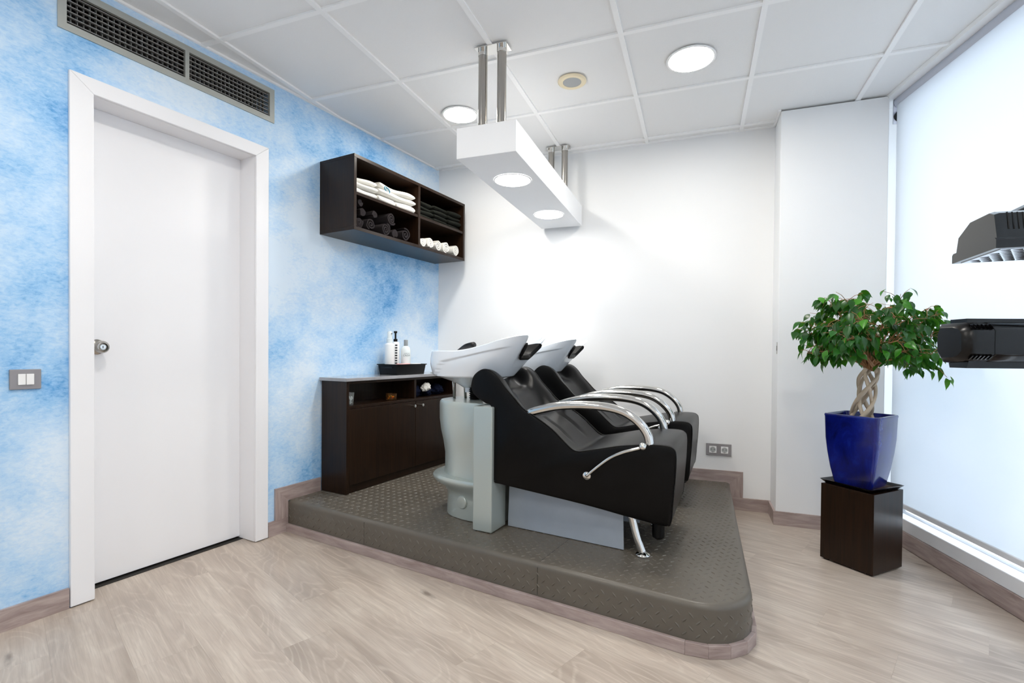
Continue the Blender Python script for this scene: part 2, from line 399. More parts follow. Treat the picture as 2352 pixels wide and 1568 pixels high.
# ------------------------------------------------------------------ window and roller blind
wi = struct('window_1', W0, PI + WB)
for z0, z1 in ((.150, .166), (2.42, 2.50)): part('frame_rail', MB().box((-.13, .245, z0), (-.075, 4.4, z1)), 'frame', wi, bevel=.003)
for t in (.245, 1.65, 3.02, 4.36): part('frame_stile', MB().box((-.13, t, .166), (-.075, t + .035, 2.42)), 'frame', wi, bevel=.003)
for t, tb in ((.28, 1.65), (1.685, 3.02), (3.055, 4.36)): part('pane', MB().box((-.106, t, .166), (-.1, tb, 2.42)), 'pane', wi)
part('sill', MB().box((-.075, .24, .086), (-.006, 4.4, .152)), 'frame', wi, bevel=.004)
bl = thing('roller_blind', 'white roller blind drawn down over the tall window', 'blind', ww(2.3, 0, .2), PI + WB)
BT0, BT1 = .212 - 2.3, 4.3 - 2.3
part('roller_tube', MB().lathe([(.034, BT0), (.034, BT1)], 24, (-.052, 0, 2.478 - .2), 'y'), 'roller', bl, 'auto')
part('cloth', MB().box((-.0275, BT0 + .015, .225 - .2), (-.0265, BT1 - .015, 2.46 - .2)), 'blind', bl)
part('bottom_bar', MB().box((-.035, BT0 + .015, .198 - .2), (-.019, BT1 - .015, .226 - .2)), 'frame', bl, bevel=.004)
bk = MB().box((-.09, BT0 - .012, 2.36 - .2), (-.02, BT0 - .007, 2.50 - .2))
part('bracket', bk, 'roller', bl)
part('clutch', MB().lathe([(.03, BT0 - .008), (.03, BT0 + .006), (.012, BT0 + .008)], 18, (-.052, 0, 2.40 - .2), 'y'), 'rubber', bl, 'auto')
ch = [(-.04, BT0 - .004, 2.40 - .2 - .02), (-.036, BT0 - .004, 1.9), (-.036, BT0 - .004, 1.2), (-.036, BT0 - .004, .75)]
part('bead_chain', MB().tube(ch, .0022, 6), 'white_plastic', bl)
# ------------------------------------------------------------------ baseboards
BH = .082; BT = .012
def lb(poly, mat='skirt'):     # board on the left wall: polygon in (s,z)
    n = len(poly); mb = MB(); mb.add([(0.0, -s, z) for s, z in poly] + [(BT, -s, z) for s, z in poly], [tuple(range(n)), tuple(range(n, 2 * n))[::-1]] + [(i, (i + 1) % n, n + (i + 1) % n, n + i) for i in range(n)])
    return part('board', mb, mat, bsl, rot=(0, 0, -LA))
bsl = struct('baseboard_left')
lb([(2.404, 0), (5.5, 0), (5.5, BH), (2.404, BH)])
lb([(1.408, 0), (1.532, 0), (1.532, BH), (1.408, BH)])
lb([(1.408, BH), (1.49, BH), (1.49, ZP + BH), (1.408, ZP)], 'skirt_v')
lb([(1.18, ZP), (1.408, ZP), (1.49, ZP + BH), (1.18, ZP + BH)])
bsb = struct('baseboard_back')
def bb(poly, mat='skirt'):
    n = len(poly); mb = MB(); mb.add([(x, 0.0, z) for x, z in poly] + [(x, -BT, z) for x, z in poly], [tuple(range(n)), tuple(range(n, 2 * n))[::-1]] + [(i, (i + 1) % n, n + (i + 1) % n, n + i) for i in range(n)])
    return part('board', mb, mat, bsb)
bb([(.24, ZP - .006), (2.208, ZP - .006), (2.29, ZP - .006 + BH), (.24, ZP - .006 + BH)])
bb([(2.208, BH), (2.29, BH), (2.29, ZP - .006 + BH), (2.208, ZP - .006)], 'skirt_v')
bb([(2.222, 0), (COLX - BT, 0), (COLX - BT, BH), (2.222, BH)])
bsc = struct('baseboard_column')
part('board', MB().prism([(COLX - BT, 0), (COLX, 0), (COLX, COLY), (COLX - BT, COLY - BT)], 0, BH), 'skirt', bsc)
part('board', MB().prism([(COLX - BT, COLY - BT), (COLX, COLY), (3.0, COLY), (3.015, COLY - BT)], 0, BH), 'skirt', bsc)
bsr = struct('baseboard_right', W0, PI + WB)
part('board', MB().box((-.03, .25, 0), (0, 5.4, BH + .004)), 'skirt', bsr, bevel=.003)
# ------------------------------------------------------------------ door
dr = struct('door_1', (0, 0, 0), -LA)
part('door_leaf', MB().box((-.165, -(DS1 + .0), .012), (-.125, -(DS0 + .0), DZ)), 'white_lacquer', dr, bevel=.002)
for a, b in ((DS0 - .028, DS0), (DS1, DS1 + .028)): part('jamb', MB().box((-.19, -b, .004), (.0, -a, DZ)), 'white_lacquer', dr)
part('jamb', MB().box((-.19, -DS1 - .028, DZ), (.0, -DS0 + .028, DZ + .028)), 'white_lacquer', dr)
CW = .077; CT = .016
def casing(poly):
    n = len(poly); mb = MB(); mb.add([(0.0, -s, z) for s, z in poly] + [(CT, -s, z) for s, z in poly], [tuple(range(n)), tuple(range(n, 2 * n))[::-1]] + [(i, (i + 1) % n, n + (i + 1) % n, n + i) for i in range(n)])
    part('casing', mb, 'white_lacquer', dr, bevel=.003)
casing([(DS0, .004), (DS0, DZ), (DS0 - CW + .003, DZ + CW - .012), (DS0 - CW + .003, .004)])
casing([(DS1, .004), (DS1 + CW + .003, .004), (DS1 + CW + .003, DZ + CW - .012), (DS1, DZ)])
casing([(DS0, DZ), (DS1, DZ), (DS1 + CW + .003, DZ + CW - .012), (DS0 - CW + .003, DZ + CW - .012)])
part('light_block_box', MB().box((-.62, -DS1 - .1, 0), (-.6, -DS0 + .1, 2.3)).box((-.62, -DS1 - .12, 0), (-.2, -DS1 - .1, 2.3)).box((-.62, -DS0 + .1, 0), (-.2, -DS0 + .12, 2.3)).box((-.62, -DS1 - .12, 2.3), (-.2, -DS0 + .12, 2.32)).box((-.62, -DS1 - .12, -.02), (-.2, -DS0 + .12, 0)), 'vent_dark', dr)  # unseen dark box added behind the doorway to stop light leaking in
part('threshold', MB().box((-.19, -DS1 - .02, -.004), (-.1, -DS0 + .02, .003)), 'vent_dark', dr)
kn = part('door_knob', MB().lathe([(.032, 0), (.033, .006), (.026, .012), (.014, .016), (.014, .03), (.021, .036), (.026, .048), (.026, .06), (.021, .068), (.017, .069), (.014, .060), (.001, .058)], 32, (0, 0, 0), 'x'), 'steel', dr, 'auto', loc=(-.125, -2.262, 1.046))
part('key_cylinder', MB().lathe([(.010, .058), (.010, .0645), (.001, .0646)], 20, (0, 0, 0), 'x'), 'chrome', kn, 'auto')
part('keyhole', MB().box((.0642, -.0012, -.005), (.0652, .0012, .005)), 'rubber', kn)
# ------------------------------------------------------------------ air vent
ve = thing('air_vent', 'long grey double air vent grille above the white door', 'vent', lw((VS0 + VS1) / 2, 0, VZ0), -LA)
hw = (VS1 - VS0) / 2; hh = VZ1 - VZ0; fwid = .028; mid = (VS0 + VS1) / 2 - 1.955
def vframe(poly):
    n = len(poly); mb = MB(); mb.add([(-.01, y, z) for y, z in poly] + [(.006, y, z) for y, z in poly], [tuple(range(n)), tuple(range(n, 2 * n))[::-1]] + [(i, (i + 1) % n, n + (i + 1) % n, n + i) for i in range(n)])
    part('frame_bar', mb, 'vent', ve)
vframe([(-hw, 0), (hw, 0), (hw - fwid, fwid), (-hw + fwid, fwid)]); vframe([(-hw, hh), (hw, hh), (hw - fwid, hh - fwid), (-hw + fwid, hh - fwid)])
vframe([(-hw, 0), (-hw, hh), (-hw + fwid, hh - fwid), (-hw + fwid, fwid)]); vframe([(hw, 0), (hw, hh), (hw - fwid, hh - fwid), (hw - fwid, fwid)])
vframe([(mid - .009, fwid), (mid + .009, fwid), (mid + .009, hh - fwid), (mid - .009, hh - fwid)])
part('plenum', MB().box((-.15, -hw + .02, .02), (-.145, hw - .02, hh - .02)).box((-.15, -hw + .02, hh - .0205), (-.012, hw - .02, hh - .02)).box((-.15, -hw + .02, .02), (-.012, hw - .02, .0205)), 'vent_dark', ve)
for y0, y1 in ((-hw + fwid, mid - .009), (mid + .009, hw - fwid)):
    hm = MB().box((-.012, -(y1 - y0) / 2, -.0016), (.0, (y1 - y0) / 2, .0016)).mesh('louvre', M['slat'])
    for k in range(6): link('louvre', hm, ve, (-.004, (y0 + y1) / 2, fwid + (k + .6) * (hh - 2 * fwid) / 6))
    vm = MB().box((-.014, -.0012, fwid), (0, .0012, hh - fwid)).mesh('vane', M['slat'])
    nv = int((y1 - y0) / .0205)
    for k in range(1, nv): link('vane', vm, ve, (-.018, y0 + (y1 - y0) * k / nv, 0))
# ------------------------------------------------------------------ light switch, socket, latch plate
sw = thing('light_switch', 'grey double light switch on blue wall left of door', 'switch', lw(2.53, 0, .884), -LA)
part('cover_plate', MB().box((0, -.0445, 0), (.008, .0445, .075)), 'graphite', sw, bevel=.002)
for y, d in ((-.0005, .001), (.0225, .003)): part('rocker', MB().box((.008, y - .0215 - .0005, .0175), (.0115 + d, y - .0005, .058)), 'white_plastic', sw, bevel=.001)
so = thing('power_socket', 'grey double power socket on white back wall', 'socket', (2.138, 0, .352), 0)
part('cover_plate', MB().box((-.079, -.009, 0), (.079, 0, .08)), 'graphite', so, bevel=.002)
for x in (-.0365, .0365):
    q = part('outlet', MB().box((x - .0225, -.0115, .0175), (x + .0225, -.008, .0625)), 'white_plastic', so, bevel=.001)
    part('well', MB().lathe([(.0185, -.0122), (.0185, -.0114), (.001, -.0113)], 24, (x, 0, .04), 'y'), 'grille', q, 'auto')
    for dx in (-.0095, .0095): part('pin_hole', MB().lathe([(.0026, -.0132), (.0026, -.012)], 10, (x + dx, 0, .042), 'y'), 'rubber', q)
    part('earth_clip', MB().box((x - .002, -.0135, .0215), (x + .002, -.012, .026)), 'steel', q)
la_ = thing('latch_plate', 'small steel latch plate at the edge of white column', 'latch', (COLX, -.2, 1.04), 0)
part('plate', MB().box((-.002, -.012, 0), (0, .012, .072)), 'steel', la_)
part('slot', MB().box((-.003, -.004, .02), (-.0018, .004, .05)), 'rubber', la_)
# ------------------------------------------------------------------ ceiling lights
def downlight(x, y, label, r=.108):
    o = thing('ceiling_downlight', label, 'light', (x, y, H - .001), 0, 'round ceiling downlights')
    part('trim_ring', MB().lathe([(r + .008, .005), (r + .008, .001), (r + .003, -.001), (r - .003, .0005), (r - .003, .005)], 48), 'bar', o, 'auto')
    part('diffuser', MB().lathe([(r - .003, .004), (r - .003, .0015), (.001, .001)], 48), 'lamp', o, 'auto')
downlight(.588, -.815, 'round lit ceiling downlight nearest the blue wall, above the wall shelf', .104)
downlight(1.942, -.965, 'round lit ceiling downlight to the right of the speaker', .110)
for x, y, w in ((.7, -2.6, 'ahead of the viewer on the door side'), (2.3, -2.6, 'overhead ahead of the viewer on the window side'), (.5, -4.3, 'behind the viewer on the door side'), (2.2, -4.3, 'behind the viewer mid-room'), (3.4, -4.3, 'behind the viewer on the window side')): downlight(x, y, 'added round ceiling downlight out of view, brightening the room, ' + w)  # extra unseen downlights, added to brighten the room
sp = thing('ceiling_speaker', 'small round cream ceiling speaker with grey grille', 'speaker', (1.334, -.962, H))
part('ring', MB().lathe([(.077, .005), (.077, -.001), (.07, -.006), (.05, -.004), (.048, .004)], 40), 'cream', sp, 'auto')
part('grille', MB().lathe([(.049, .004), (.049, -.0035), (.02, -.0055), (.001, -.0055)], 40), 'grille', sp, 'auto')
# ------------------------------------------------------------------ hanging light box
hb = thing('hanging_light_box', 'long white hanging light box on steel tubes with round lights', 'lamp', (1.04, -.74, 1.965))
bx0, bx1, by0, by1 = .888 - 1.04, 1.192 - 1.04, -1.46 + .74, -.03 + .74
part('box', MB().box((bx0, by0, 0), (bx1, by1, .147)), 'box_white', hb, bevel=.002)
for y in (-1.10 + .74, -.39 + .74):
    d = part('light_disc', MB().lathe([(.102, -.0005), (.102, -.004), (.098, -.005), (.095, -.004), (.095, -.0005)], 48, (.005, y, 0), caps=False), 'bar', hb, 'auto')
    part('diffuser', MB().lathe([(.0955, -.0005), (.0955, -.0035), (.001, -.0036)], 48, (.005, y, 0)), 'spot', d, 'auto')
for y in (-1.378 + .74, -.135 + .74):
    part('ceiling_plate', MB().box((.958 - 1.04, y - .038, H - 1.965 - .004), (1.122 - 1.04, y + .038, H - 1.965)), 'chrome', hb)
    for x in (.988 - 1.04, 1.087 - 1.04):
        t = part('tube', MB().lathe([(.0225, .147), (.0225, H - 1.965 - .004)], 24, (x, y, 0)), 'steel', hb, 'auto')
        part('collar', MB().lathe([(.0245, H - 1.965 - .03), (.0245, H - 1.965 - .004)], 24, (x, y, 0)), 'chrome', t, 'auto')
# ------------------------------------------------------------------ platform
pf = thing('platform', 'raised grey-brown rubber checker platform with rounded corner under the chairs', 'platform')
FA = (LT * 1.405 + LN * .002).to_2d(); FD = Vector((1.602, -.306)).normalized(); FNI = Vector((.1876, .9822))   # inward normal
xr = lambda y: 2.2075 + .0145 * y
RAD = .19
# corner of front line and right line
ky = FA.y + FD.y / FD.x * (2.18 - FA.x); corner = Vector((xr(ky), ky)); rd = Vector((.0145, 1)).normalized()
half = math.acos(max(-1, min(1, (-FD).dot(rd)))) / 2; tl = RAD / math.tan(half)
p1 = corner - FD * tl; p2 = corner + rd * tl; cc = p1 + FNI * RAD
a1 = math.atan2(p1.y - cc.y, p1.x - cc.x); a2 = math.atan2(p2.y - cc.y, p2.x - cc.x)
arc = [(cc + Vector((math.cos(a), math.sin(a))) * RAD) for a in [a1 + (a2 - a1) * k / 14 for k in range(15)]]
outl = [FA] + arc + [Vector((xr(-.001), -.001))]
ins = [Vector((LT.x, LT.y)) * -1] + [(cc - a).normalized() for a in arc] + [Vector((-1, 0))]
back = [Vector((.02, -.001))]
def ring(z, d): return [(p.x + i.x * d, p.y + i.y * d, z) for p, i in zip(outl, ins)] + [(p.x, p.y, z) for p in back]
RR = .022
rings = [ring(0.002, 0), ring(ZP - RR, 0)] + [ring(ZP - RR + RR * math.sin(a), RR * (1 - math.cos(a))) for a in [PI / 2 * k / 5 for k in range(1, 6)]]
part('deck', MB().loft(rings), 'deck', pf, 'auto', ang=35)
# raised treads
def lozenge(mb, c, x, y, nrm, L=.0135, Wd=.0040, h=.0024):
    n = 4; vs = []
    outline = [(-L, 0), (-L * .5, Wd * .8), (0, Wd), (L * .5, Wd * .8), (L, 0), (L * .5, -Wd * .8), (0, -Wd), (-L * .5, -Wd * .8)]
    vs = [c + x * a + y * b - nrm * .0003 for a, b in outline] + [c + nrm * h + x * (-L * .45), c + nrm * h + x * (L * .45)]
    mb.add(vs, [(0, 1, 8), (1, 2, 9, 8), (2, 3, 9), (3, 4, 9), (4, 5, 9), (5, 6, 9), (6, 7, 8, 9), (7, 0, 8)])
tm = MB(); CELL = .046
FD3 = FD.to_3d(); FN3 = FNI.to_3d(); Zv = Vector((0, 0, 1))
inpoly = [(-0, 0)]
def inside(p, m):
    q = Vector((p.x, p.y))
    if (q - FA).dot(FNI) < m or q.y > -m or LN.to_2d().dot(q) < m or q.x > xr(q.y) - m: return False
    v = q - cc
    if v.dot(FNI) < 0 and (q - p2).dot(rd) < 0 and (q - p1).dot(FD) > 0 and v.length > RAD - m: return False
    return True
for a in range(-4, 62):
    for b in range(0, 46):
        for half_ in (0, 1):
            c = FA.to_3d() + FD3 * ((a + .5 * half_) * CELL) + FN3 * ((b + .5 * half_) * CELL + .012)
            c.z = ZP
            if not inside(c, .026): continue
            th = PI / 4 if half_ else -PI / 4
            th += .15
            lozenge(tm, c, FD3 * math.cos(th) + FN3 * math.sin(th), FD3 * -math.sin(th) + FN3 * math.cos(th), Zv)
# treads on the riser
path = [FA] + arc + [Vector((xr(-.03), -.03))]; acc = 0
segs = []
for i in range(len(path) - 1):
    d = path[i + 1] - path[i]; segs.append((acc, d.length, path[i], d.normalized())); acc += d.length
def at(s_):
    for a0, ln, p, d in segs:
        if s_ <= a0 + ln or (a0, ln, p, d) == segs[-1]: return p + d * (s_ - a0), d
k = .02
while k < acc - .02:
    for row in range(4):
        for half_ in (0, 1):
            z = .052 + row * CELL + .5 * half_ * CELL * 1.0 - .01
            if z > ZP - .03 or z < .045: continue
            p, d = at(k + .5 * half_ * CELL); n_ = Vector((d.y, -d.x, 0)); d3 = d.to_3d(); c = Vector((p.x, p.y, z)) + n_ * .0002
            th = PI / 4 if half_ else -PI / 4
            lozenge(tm, c, d3 * math.cos(th) + Zv * math.sin(th), d3 * -math.sin(th) + Zv * math.cos(th), n_)
    k += CELL
tag(part('tread_pattern', tm, 'deck', pf), kind='stuff')
for x0 in (.40, 1.385):
    b0 = FA + FD * ((x0 - FA.x) / FD.x); b3 = b0.to_3d(); n_ = -FN3; e = FD3 * .0008
    part('seam', MB().hexa([b3 - e + n_ * .0006 + Zv * .05, b3 + e + n_ * .0006 + Zv * .05, b3 + e - n_ * .004 + Zv * .05, b3 - e - n_ * .004 + Zv * .05,
                            b3 - e + n_ * .0006 + Zv * (ZP - .016), b3 + e + n_ * .0006 + Zv * (ZP - .016), b3 + e - n_ * .004 + Zv * (ZP - .016), b3 - e - n_ * .004 + Zv * (ZP - .016)]), 'rubber', pf)
    t0 = b3 + FN3 * RR; t1 = b3 + FN3 * .9
    part('seam', MB().hexa([t0 - e + Zv * (ZP - .003), t0 + e + Zv * (ZP - .003), t1 + e + Zv * (ZP - .003), t1 - e + Zv * (ZP - .003), t0 - e + Zv * (ZP + .0004), t0 + e + Zv * (ZP + .0004), t1 + e + Zv * (ZP + .0004), t1 - e + Zv * (ZP + .0004)]), 'rubber', pf)
# skirting strips around the platform: one long piece, short faceted pieces, one long piece
SK = .017; SH = .046
def outer(p, n_, d): return p + n_ * d
nodes = [(FA, -FNI)]
for k in range(0, 15, 3): nodes.append((arc[k], (arc[k] - cc).normalized()))
nodes += [(arc[14], (arc[14] - cc).normalized()), (Vector((xr(-.014), -.014)), Vector((1, -.0145)))]
for (pa, na), (pb, nb) in zip(nodes[:-1], nodes[1:]):
    if (pa - pb).length < 1e-4: continue
    q = [pa + na * .0005, pb + nb * .0005, pb + nb * SK, pa + na * SK]
    part('skirting_strip', MB().prism([(v.x, v.y) for v in q], 0, SH), 'skirt', pf, bevel=.002)
# ------------------------------------------------------------------ wall shelf (upper) and cabinet (lower): frames local (n, -s, z)
us = thing('wall_shelf', 'dark wooden open wall shelf of four compartments holding towels', 'shelf', lw(.61, 0, 1.747), -LA)
UD, U0, U1, UH, T = .29, .05 - .61, 1.186 - .61, .442, .02
bxp = lambda nm, a, b, par, mat='wenge', bev=.0012: part(nm, MB().box(a, b), mat, par, bevel=bev)
bxp('bottom_board', (0, -U1, 0), (UD, -U0, T), us); bxp('top_board', (0, -U1, UH - T), (UD, -U0, UH), us)
bxp('side_board', (0, -U1, T), (UD, -U1 + T, UH - T), us); bxp('side_board', (0, -U0 - T, T), (UD, -U0, UH - T), us)
MIDS = .597 - .61
bxp('divider', (.006, -MIDS - T / 2, T), (UD - .001, -MIDS + T / 2, UH - T), us)
for a, b in ((U0 + T, MIDS - T / 2), (MIDS + T / 2, U1 - T)): bxp('shelf_board', (.006, -b, .208), (UD - .004, -a, .226), us)
bxp('back_panel', (.001, -U1 + T, T), (.006, -U0 - T, UH - T), us)
lc = thing('low_cabinet', 'low dark wooden cabinet with two doors against blue wall', 'cabinet', lw(.62, 0, ZP + .0026), -LA)
CD, C0, C1 = .225, .06 - .62, 1.176 - .62; CH = .852 - ZP; CM = .548 - .62
bxp('side_panel', (.012, -C1, 0), (CD, -C1 + T, CH), lc); bxp('side_panel', (.012, -C0 - T, 0), (CD, -C0, CH), lc)
bxp('plinth', (.012, -C1 + T, 0), (CD - .012, -C0 - T, .047), lc)
bxp('shelf_board', (.012, -C1 + T, .508), (CD - .002, -C0 - T, .526), lc)
bxp('top_board', (.012, -C1 + T, CH - .016), (CD - .002, -C0 - T, CH), lc)
bxp('divider', (.012, -CM - T / 2, .526), (CD - .004, -CM + T / 2, CH - .016), lc)
bxp('back_panel', (.012, -C1 + T, .047), (.016, -C0 - T, CH - .016), lc)
for a, b, ks in ((CM + .0015, C1 - T - .002, CM + .036), (C0 + T + .002, CM - .0015, CM - .05)):
    d = bxp('door', (CD - .018, -b, .049), (CD, -a, .506), lc)
    part('knob', MB().lathe([(.005, 0), (.005, .012), (.009, .016), (.0115, .022), (.010, .028), (.001, .030)], 20, (CD, -ks, .655 - ZP), 'x'), 'chrome', d, 'auto')
ct = thing('countertop', 'thin glossy grey countertop on the low dark cabinet', 'countertop', lw(.62, 0, .8548), -LA)
part('slab', MB().box((.002, -C1 - .012, 0), (CD + .012, -C0, .020)), 'counter', ct, bevel=.002)
# ------------------------------------------------------------------ towels
def spiral_roll(name, L, r, mat, turns=2.6, th=.010, seed=0):
    rr = random.Random(seed); n = 54; inner, outer_ = [], []
    for k in range(n + 1):
        t = k / n; a = 2 * PI * turns * t; rad = r * (.16 + .84 * t) if True else r
        wob = 1 + .05 * math.sin(3 * a + seed) + .03 * math.sin(5 * a + seed * 2)
        outer_.append((rad * wob * math.cos(a), rad * wob * math.sin(a) * .96)); ri = max(rad - th * .86, .002); inner.append((ri * wob * math.cos(a), ri * wob * math.sin(a) * .96))
    loop = outer_ + inner[::-1]; xs = [-L / 2, -L / 2 + .006, -L * .2, L * .2, L / 2 - .006, L / 2]
    rings = []
    for q, x in enumerate(xs):
        sc_ = .985 if q in (0, len(xs) - 1) else 1.0 + .02 * rr.uniform(-1, 1)
        rings.append([(x, y * sc_, z * sc_) for y, z in loop])
    mb = MB(); m = len(loop); mb.loft(rings, True, False, False)
    for q in (0, len(xs) - 1):                                   # end faces as quads between the turns
        o = q * m
        for k in range(n): mb.f.append((o + k, o + k + 1, o + 2 * n + 1 - k - 1, o + 2 * n + 1 - k))
    return mb.mesh(name, M[mat], 'auto', ang=50)
def roll(s, n, z, L, r, mat, label, group, seed, turn=0.0, tilt=0.0):
    o = link('rolled_towel', spiral_roll('rolled_towel', L, r, mat, 2.2 + (seed % 3) * .3, .011, seed), None, lw(s, n, z + r * .97), (seed * 1.3 if abs(tilt) < .01 else 0, tilt, -LA + turn))
    return tag(o, label, 'towel', group)
def folded(name, sx, sy, sz, mat, seed, layers=2):
    """folded towel: x = depth (front fold at +x), y = width, z up from 0"""
    rr = random.Random(seed); mb = MB(); t = sz / layers
    for L_ in range(layers):
        rings = []
        ny = 16; off = rr.uniform(-.006, .004); ph = rr.uniform(0, 6)
        for j in range(ny + 1):
            tt = -math.cos(PI * j / ny); y = sy / 2 * tt; edge = max(.3, (1 - abs(tt) ** 26)) ** .5
            z0 = L_ * t; prof = []
            hx = sx / 2 + off + .006 * math.sin(y * 23 + ph); hz = t * .5 * edge * (1 + .06 * math.sin(y * 31 + ph * 2)); zc = z0 + t * .5 * 0.98 + .006 * (L_ > 0) * math.sin(y * 17 + ph)
            zc = max(zc, hz)
            for k in range(18):
                a = 2 * PI * k / 18; ca, sa = math.cos(a), math.sin(a)
                prof.append((hx * math.copysign(abs(ca) ** .35, ca), y, zc + hz * math.copysign(abs(sa) ** .8, sa)))
            rings.append(prof)
        mb.loft(rings)
    return mb.mesh(name, M[mat], 'auto', ang=60)
def fold(s, n, z, sx, sy, sz, mat, label, group, seed, layers=2, turn=0.0):
    o = link('folded_towel', folded('folded_towel', sx, sy, sz, mat, seed, layers), None, lw(s, n, z), (0, 0, -LA + turn))
    return tag(o, label, 'towel', group)
SB, SM = 1.747 + T, 1.747 + .226      # shelf bottom and middle surfaces
g = 'white folded towels in the upper left compartment'
fold(1.068, .17, SM, .20, .175, .040, 'towel_white', 'lower white folded towel of the left stack on shelf', g, 1, 1)
fold(1.068, .17, SM + .041, .20, .175, .062, 'towel_white', 'upper white folded towel of the left stack on shelf', g, 2, 2)
fold(.885, .165, SM, .21, .16, .046, 'towel_white', 'white folded towel under the logo towel, next to left stack', g, 3, 1)
fold(.705, .165, SM, .21, .175, .050, 'towel_white', 'white folded towel under the logo towel, beside the shelf divider', g, 4, 1)
lg = fold(.795, .165, SM + .051, .215, .345, .072, 'towel_white', 'large white folded towel with teal embroidered mark', g, 5, 2)
ring_ = catmull([(0, -.004, .036), (0, .010, .050), (0, .020, .047), (0, .014, .030), (0, -.004, .018), (0, -.020, .017), (0, -.026, .026), (0, -.018, .040), (0, -.002, .047), (0, .012, .050)], 6)
part('embroidered_mark', MB().tube([(.1095, -p.y - .07 + .035 - .07, p.z + .003) for p in ring_], [.0016 + .0016 * abs(math.sin(k * .12)) for k in range(len(ring_))], 8), 'teal', lg, True)
g = 'dark rolled towels in the lower left compartment'
rolls = [(1.122, 0, .036, 'left end of the bottom row, against the side board'), (1.040, 0, .041, 'second from left in the bottom row'), (.905, 0, .046, 'third from left in the bottom row'), (.820, 0, .030, 'small one under the upper roll'), (.715, 0, .049, 'right end of the bottom row')]
for k, (s, dz, r, w) in enumerate(rolls): roll(s, .17 + .01 * (k % 2), SB + dz + .001, .2, r, 'towel_dark', 'charcoal rolled towel on shelf, ' + w, g, 11 + k, .05 * ((k % 3) - 1))
roll(.858, .17, SB + .079, .2, .044, 'towel_dark', 'charcoal rolled towel resting on top of two others', g, 31, .08)
roll(1.085, .165, SB + .078, .19, .027, 'towel_dark', 'charcoal rolled towel in the second layer at left', g, 32, -.04)
roll(1.118, .165, SB + .134, .2, .025, 'towel_dark', 'black towel roll at the very top of the dark heap', g, 33, .05)
roll(1.002, .175, SB + .086, .19, .026, 'towel_dark', 'thin dark rolled towel lying across the heap', g, 34, .04)
g = 'dark folded towels in the upper right compartment'
for c_, (s, w, cnt) in enumerate(((.495, .14, 4), (.325, .16, 4), (.155, .15, 4))):
    z = SM
    for k in range(cnt):
        hgt = .026 + .004 * ((c_ + k) % 2) + .002 * c_
        fold(s + .004 * ((k % 3) - 1), .165, z, .20 + .008 * (k % 2), w - .003 * k, hgt, 'towel_olive', '%s dark folded towel of the %s stack on shelf' % (('bottom', 'second', 'third', 'top')[k], ('left', 'middle', 'right')[c_]), g, 41 + c_ * 5 + k, 1, .03 * ((k % 3) - 1))
        z += hgt + .0015
g = 'white rolled towels in the lower right compartment'
for k, s in enumerate((.535, .455, .372, .262, .150)):
    roll(s, .175, SB + .001, .2, (.036, .041, .041, .045, .044)[k], 'towel_white', 'white rolled towel on shelf, ' + ('first from the divider', 'second from the divider', 'third from the divider', 'fourth from the divider', 'last towards the back wall')[k], g, 61 + k, .04 * ((k % 3) - 1))
def crumple(name, rx, ry, rz, mat, seed):
    mb = MB(); n, m = 34, 48; rings = []
    for i in range(n + 1):
        th = PI * i / n; ring = []
        for j in range(m):
            ph = 2 * PI * j / m; d = Vector((math.sin(th) * math.cos(ph), math.sin(th) * math.sin(ph), math.cos(th)))
            f = 1 + .28 * noise.noise(d * 2.1 + Vector((seed, 0, 0))) - .30 * abs(noise.noise(d * 4.2 + Vector((0, seed, 0)))) + .10 * noise.noise(d * 11 + Vector((0, 0, seed)))
            ring.append((d.x * rx * f, d.y * ry * f, max(d.z * rz * f, -rz * .72) + rz * .72))
        rings.append(ring)
    mb.loft(rings, True, False, False); return mb.mesh(name, M[mat], True)
CZS = ZP + .5292
for s, n_, rx, ry, rz, seed, lab in ((.46, .120, .060, .055, .050, 1, 'navy crumpled towel in cabinet recess beside the divider'), (.325, .12, .060, .055, .046, 2, 'navy crumpled towel in middle of the cabinet recess'), (.19, .12, .060, .055, .050, 3, 'navy crumpled towel at far end of the cabinet recess')):
    tag(link('crumpled_towel', crumple('crumpled_towel', rx, ry, rz, 'towel_navy', seed * 3.1), None, lw(s, n_, CZS + .001), (0, 0, -LA)), lab, 'towel', 'navy towels in the cabinet')
tag(link('white_cloth', crumple('white_cloth', .03, .045, .032, 'towel_white', 9.3), None, lw(.385, .185, CZS + .045), (.3, .2, -LA)), 'small white cloth tucked on the navy towels in cabinet', 'cloth')
# ------------------------------------------------------------------ small things in the cabinet and on the counter
gl = thing('stone_glass', 'clear glass of white pebbles at left end of cabinet recess', 'glass', lw(1.115, .185, CZS))
part('tumbler', MB().lathe([(.020, 0), (.021, .003), (.028, .078), (.0265, .078), (.0195, .006), (.001, .005)], 24), 'glass', gl, 'auto')
for k in range(16): part('pebble', MB().sphere((R.uniform(-.012, .012), R.uniform(-.012, .012), .012 + .003 * k), R.uniform(.005, .008), 5), 'bottle_white', gl, True)
bw = thing('bead_bowl', 'small amber glass bowl of coloured beads in cabinet recess', 'bowl', lw(.735, .17, CZS))
part('bowl', MB().lathe([(.030, 0), (.034, .003), (.037, .045), (.0355, .045), (.032, .006), (.001, .005)], 28), 'amber', bw, 'auto')
for k in range(18):
    a = R.uniform(0, 6.28); q = R.uniform(0, .024)
    part('bead', MB().sphere((q * math.cos(a), q * math.sin(a), .013 + .004 * (k % 4)), .0065, 5), plain('bead_colour', R.choice([(236, 176, 20), (210, 60, 24), (70, 120, 40), (240, 200, 60)]), .3), bw, True)
ty = thing('bottle_tray', 'black plastic tray of bottles on the grey countertop', 'tray', lw(.562, .115, .8752), -LA)
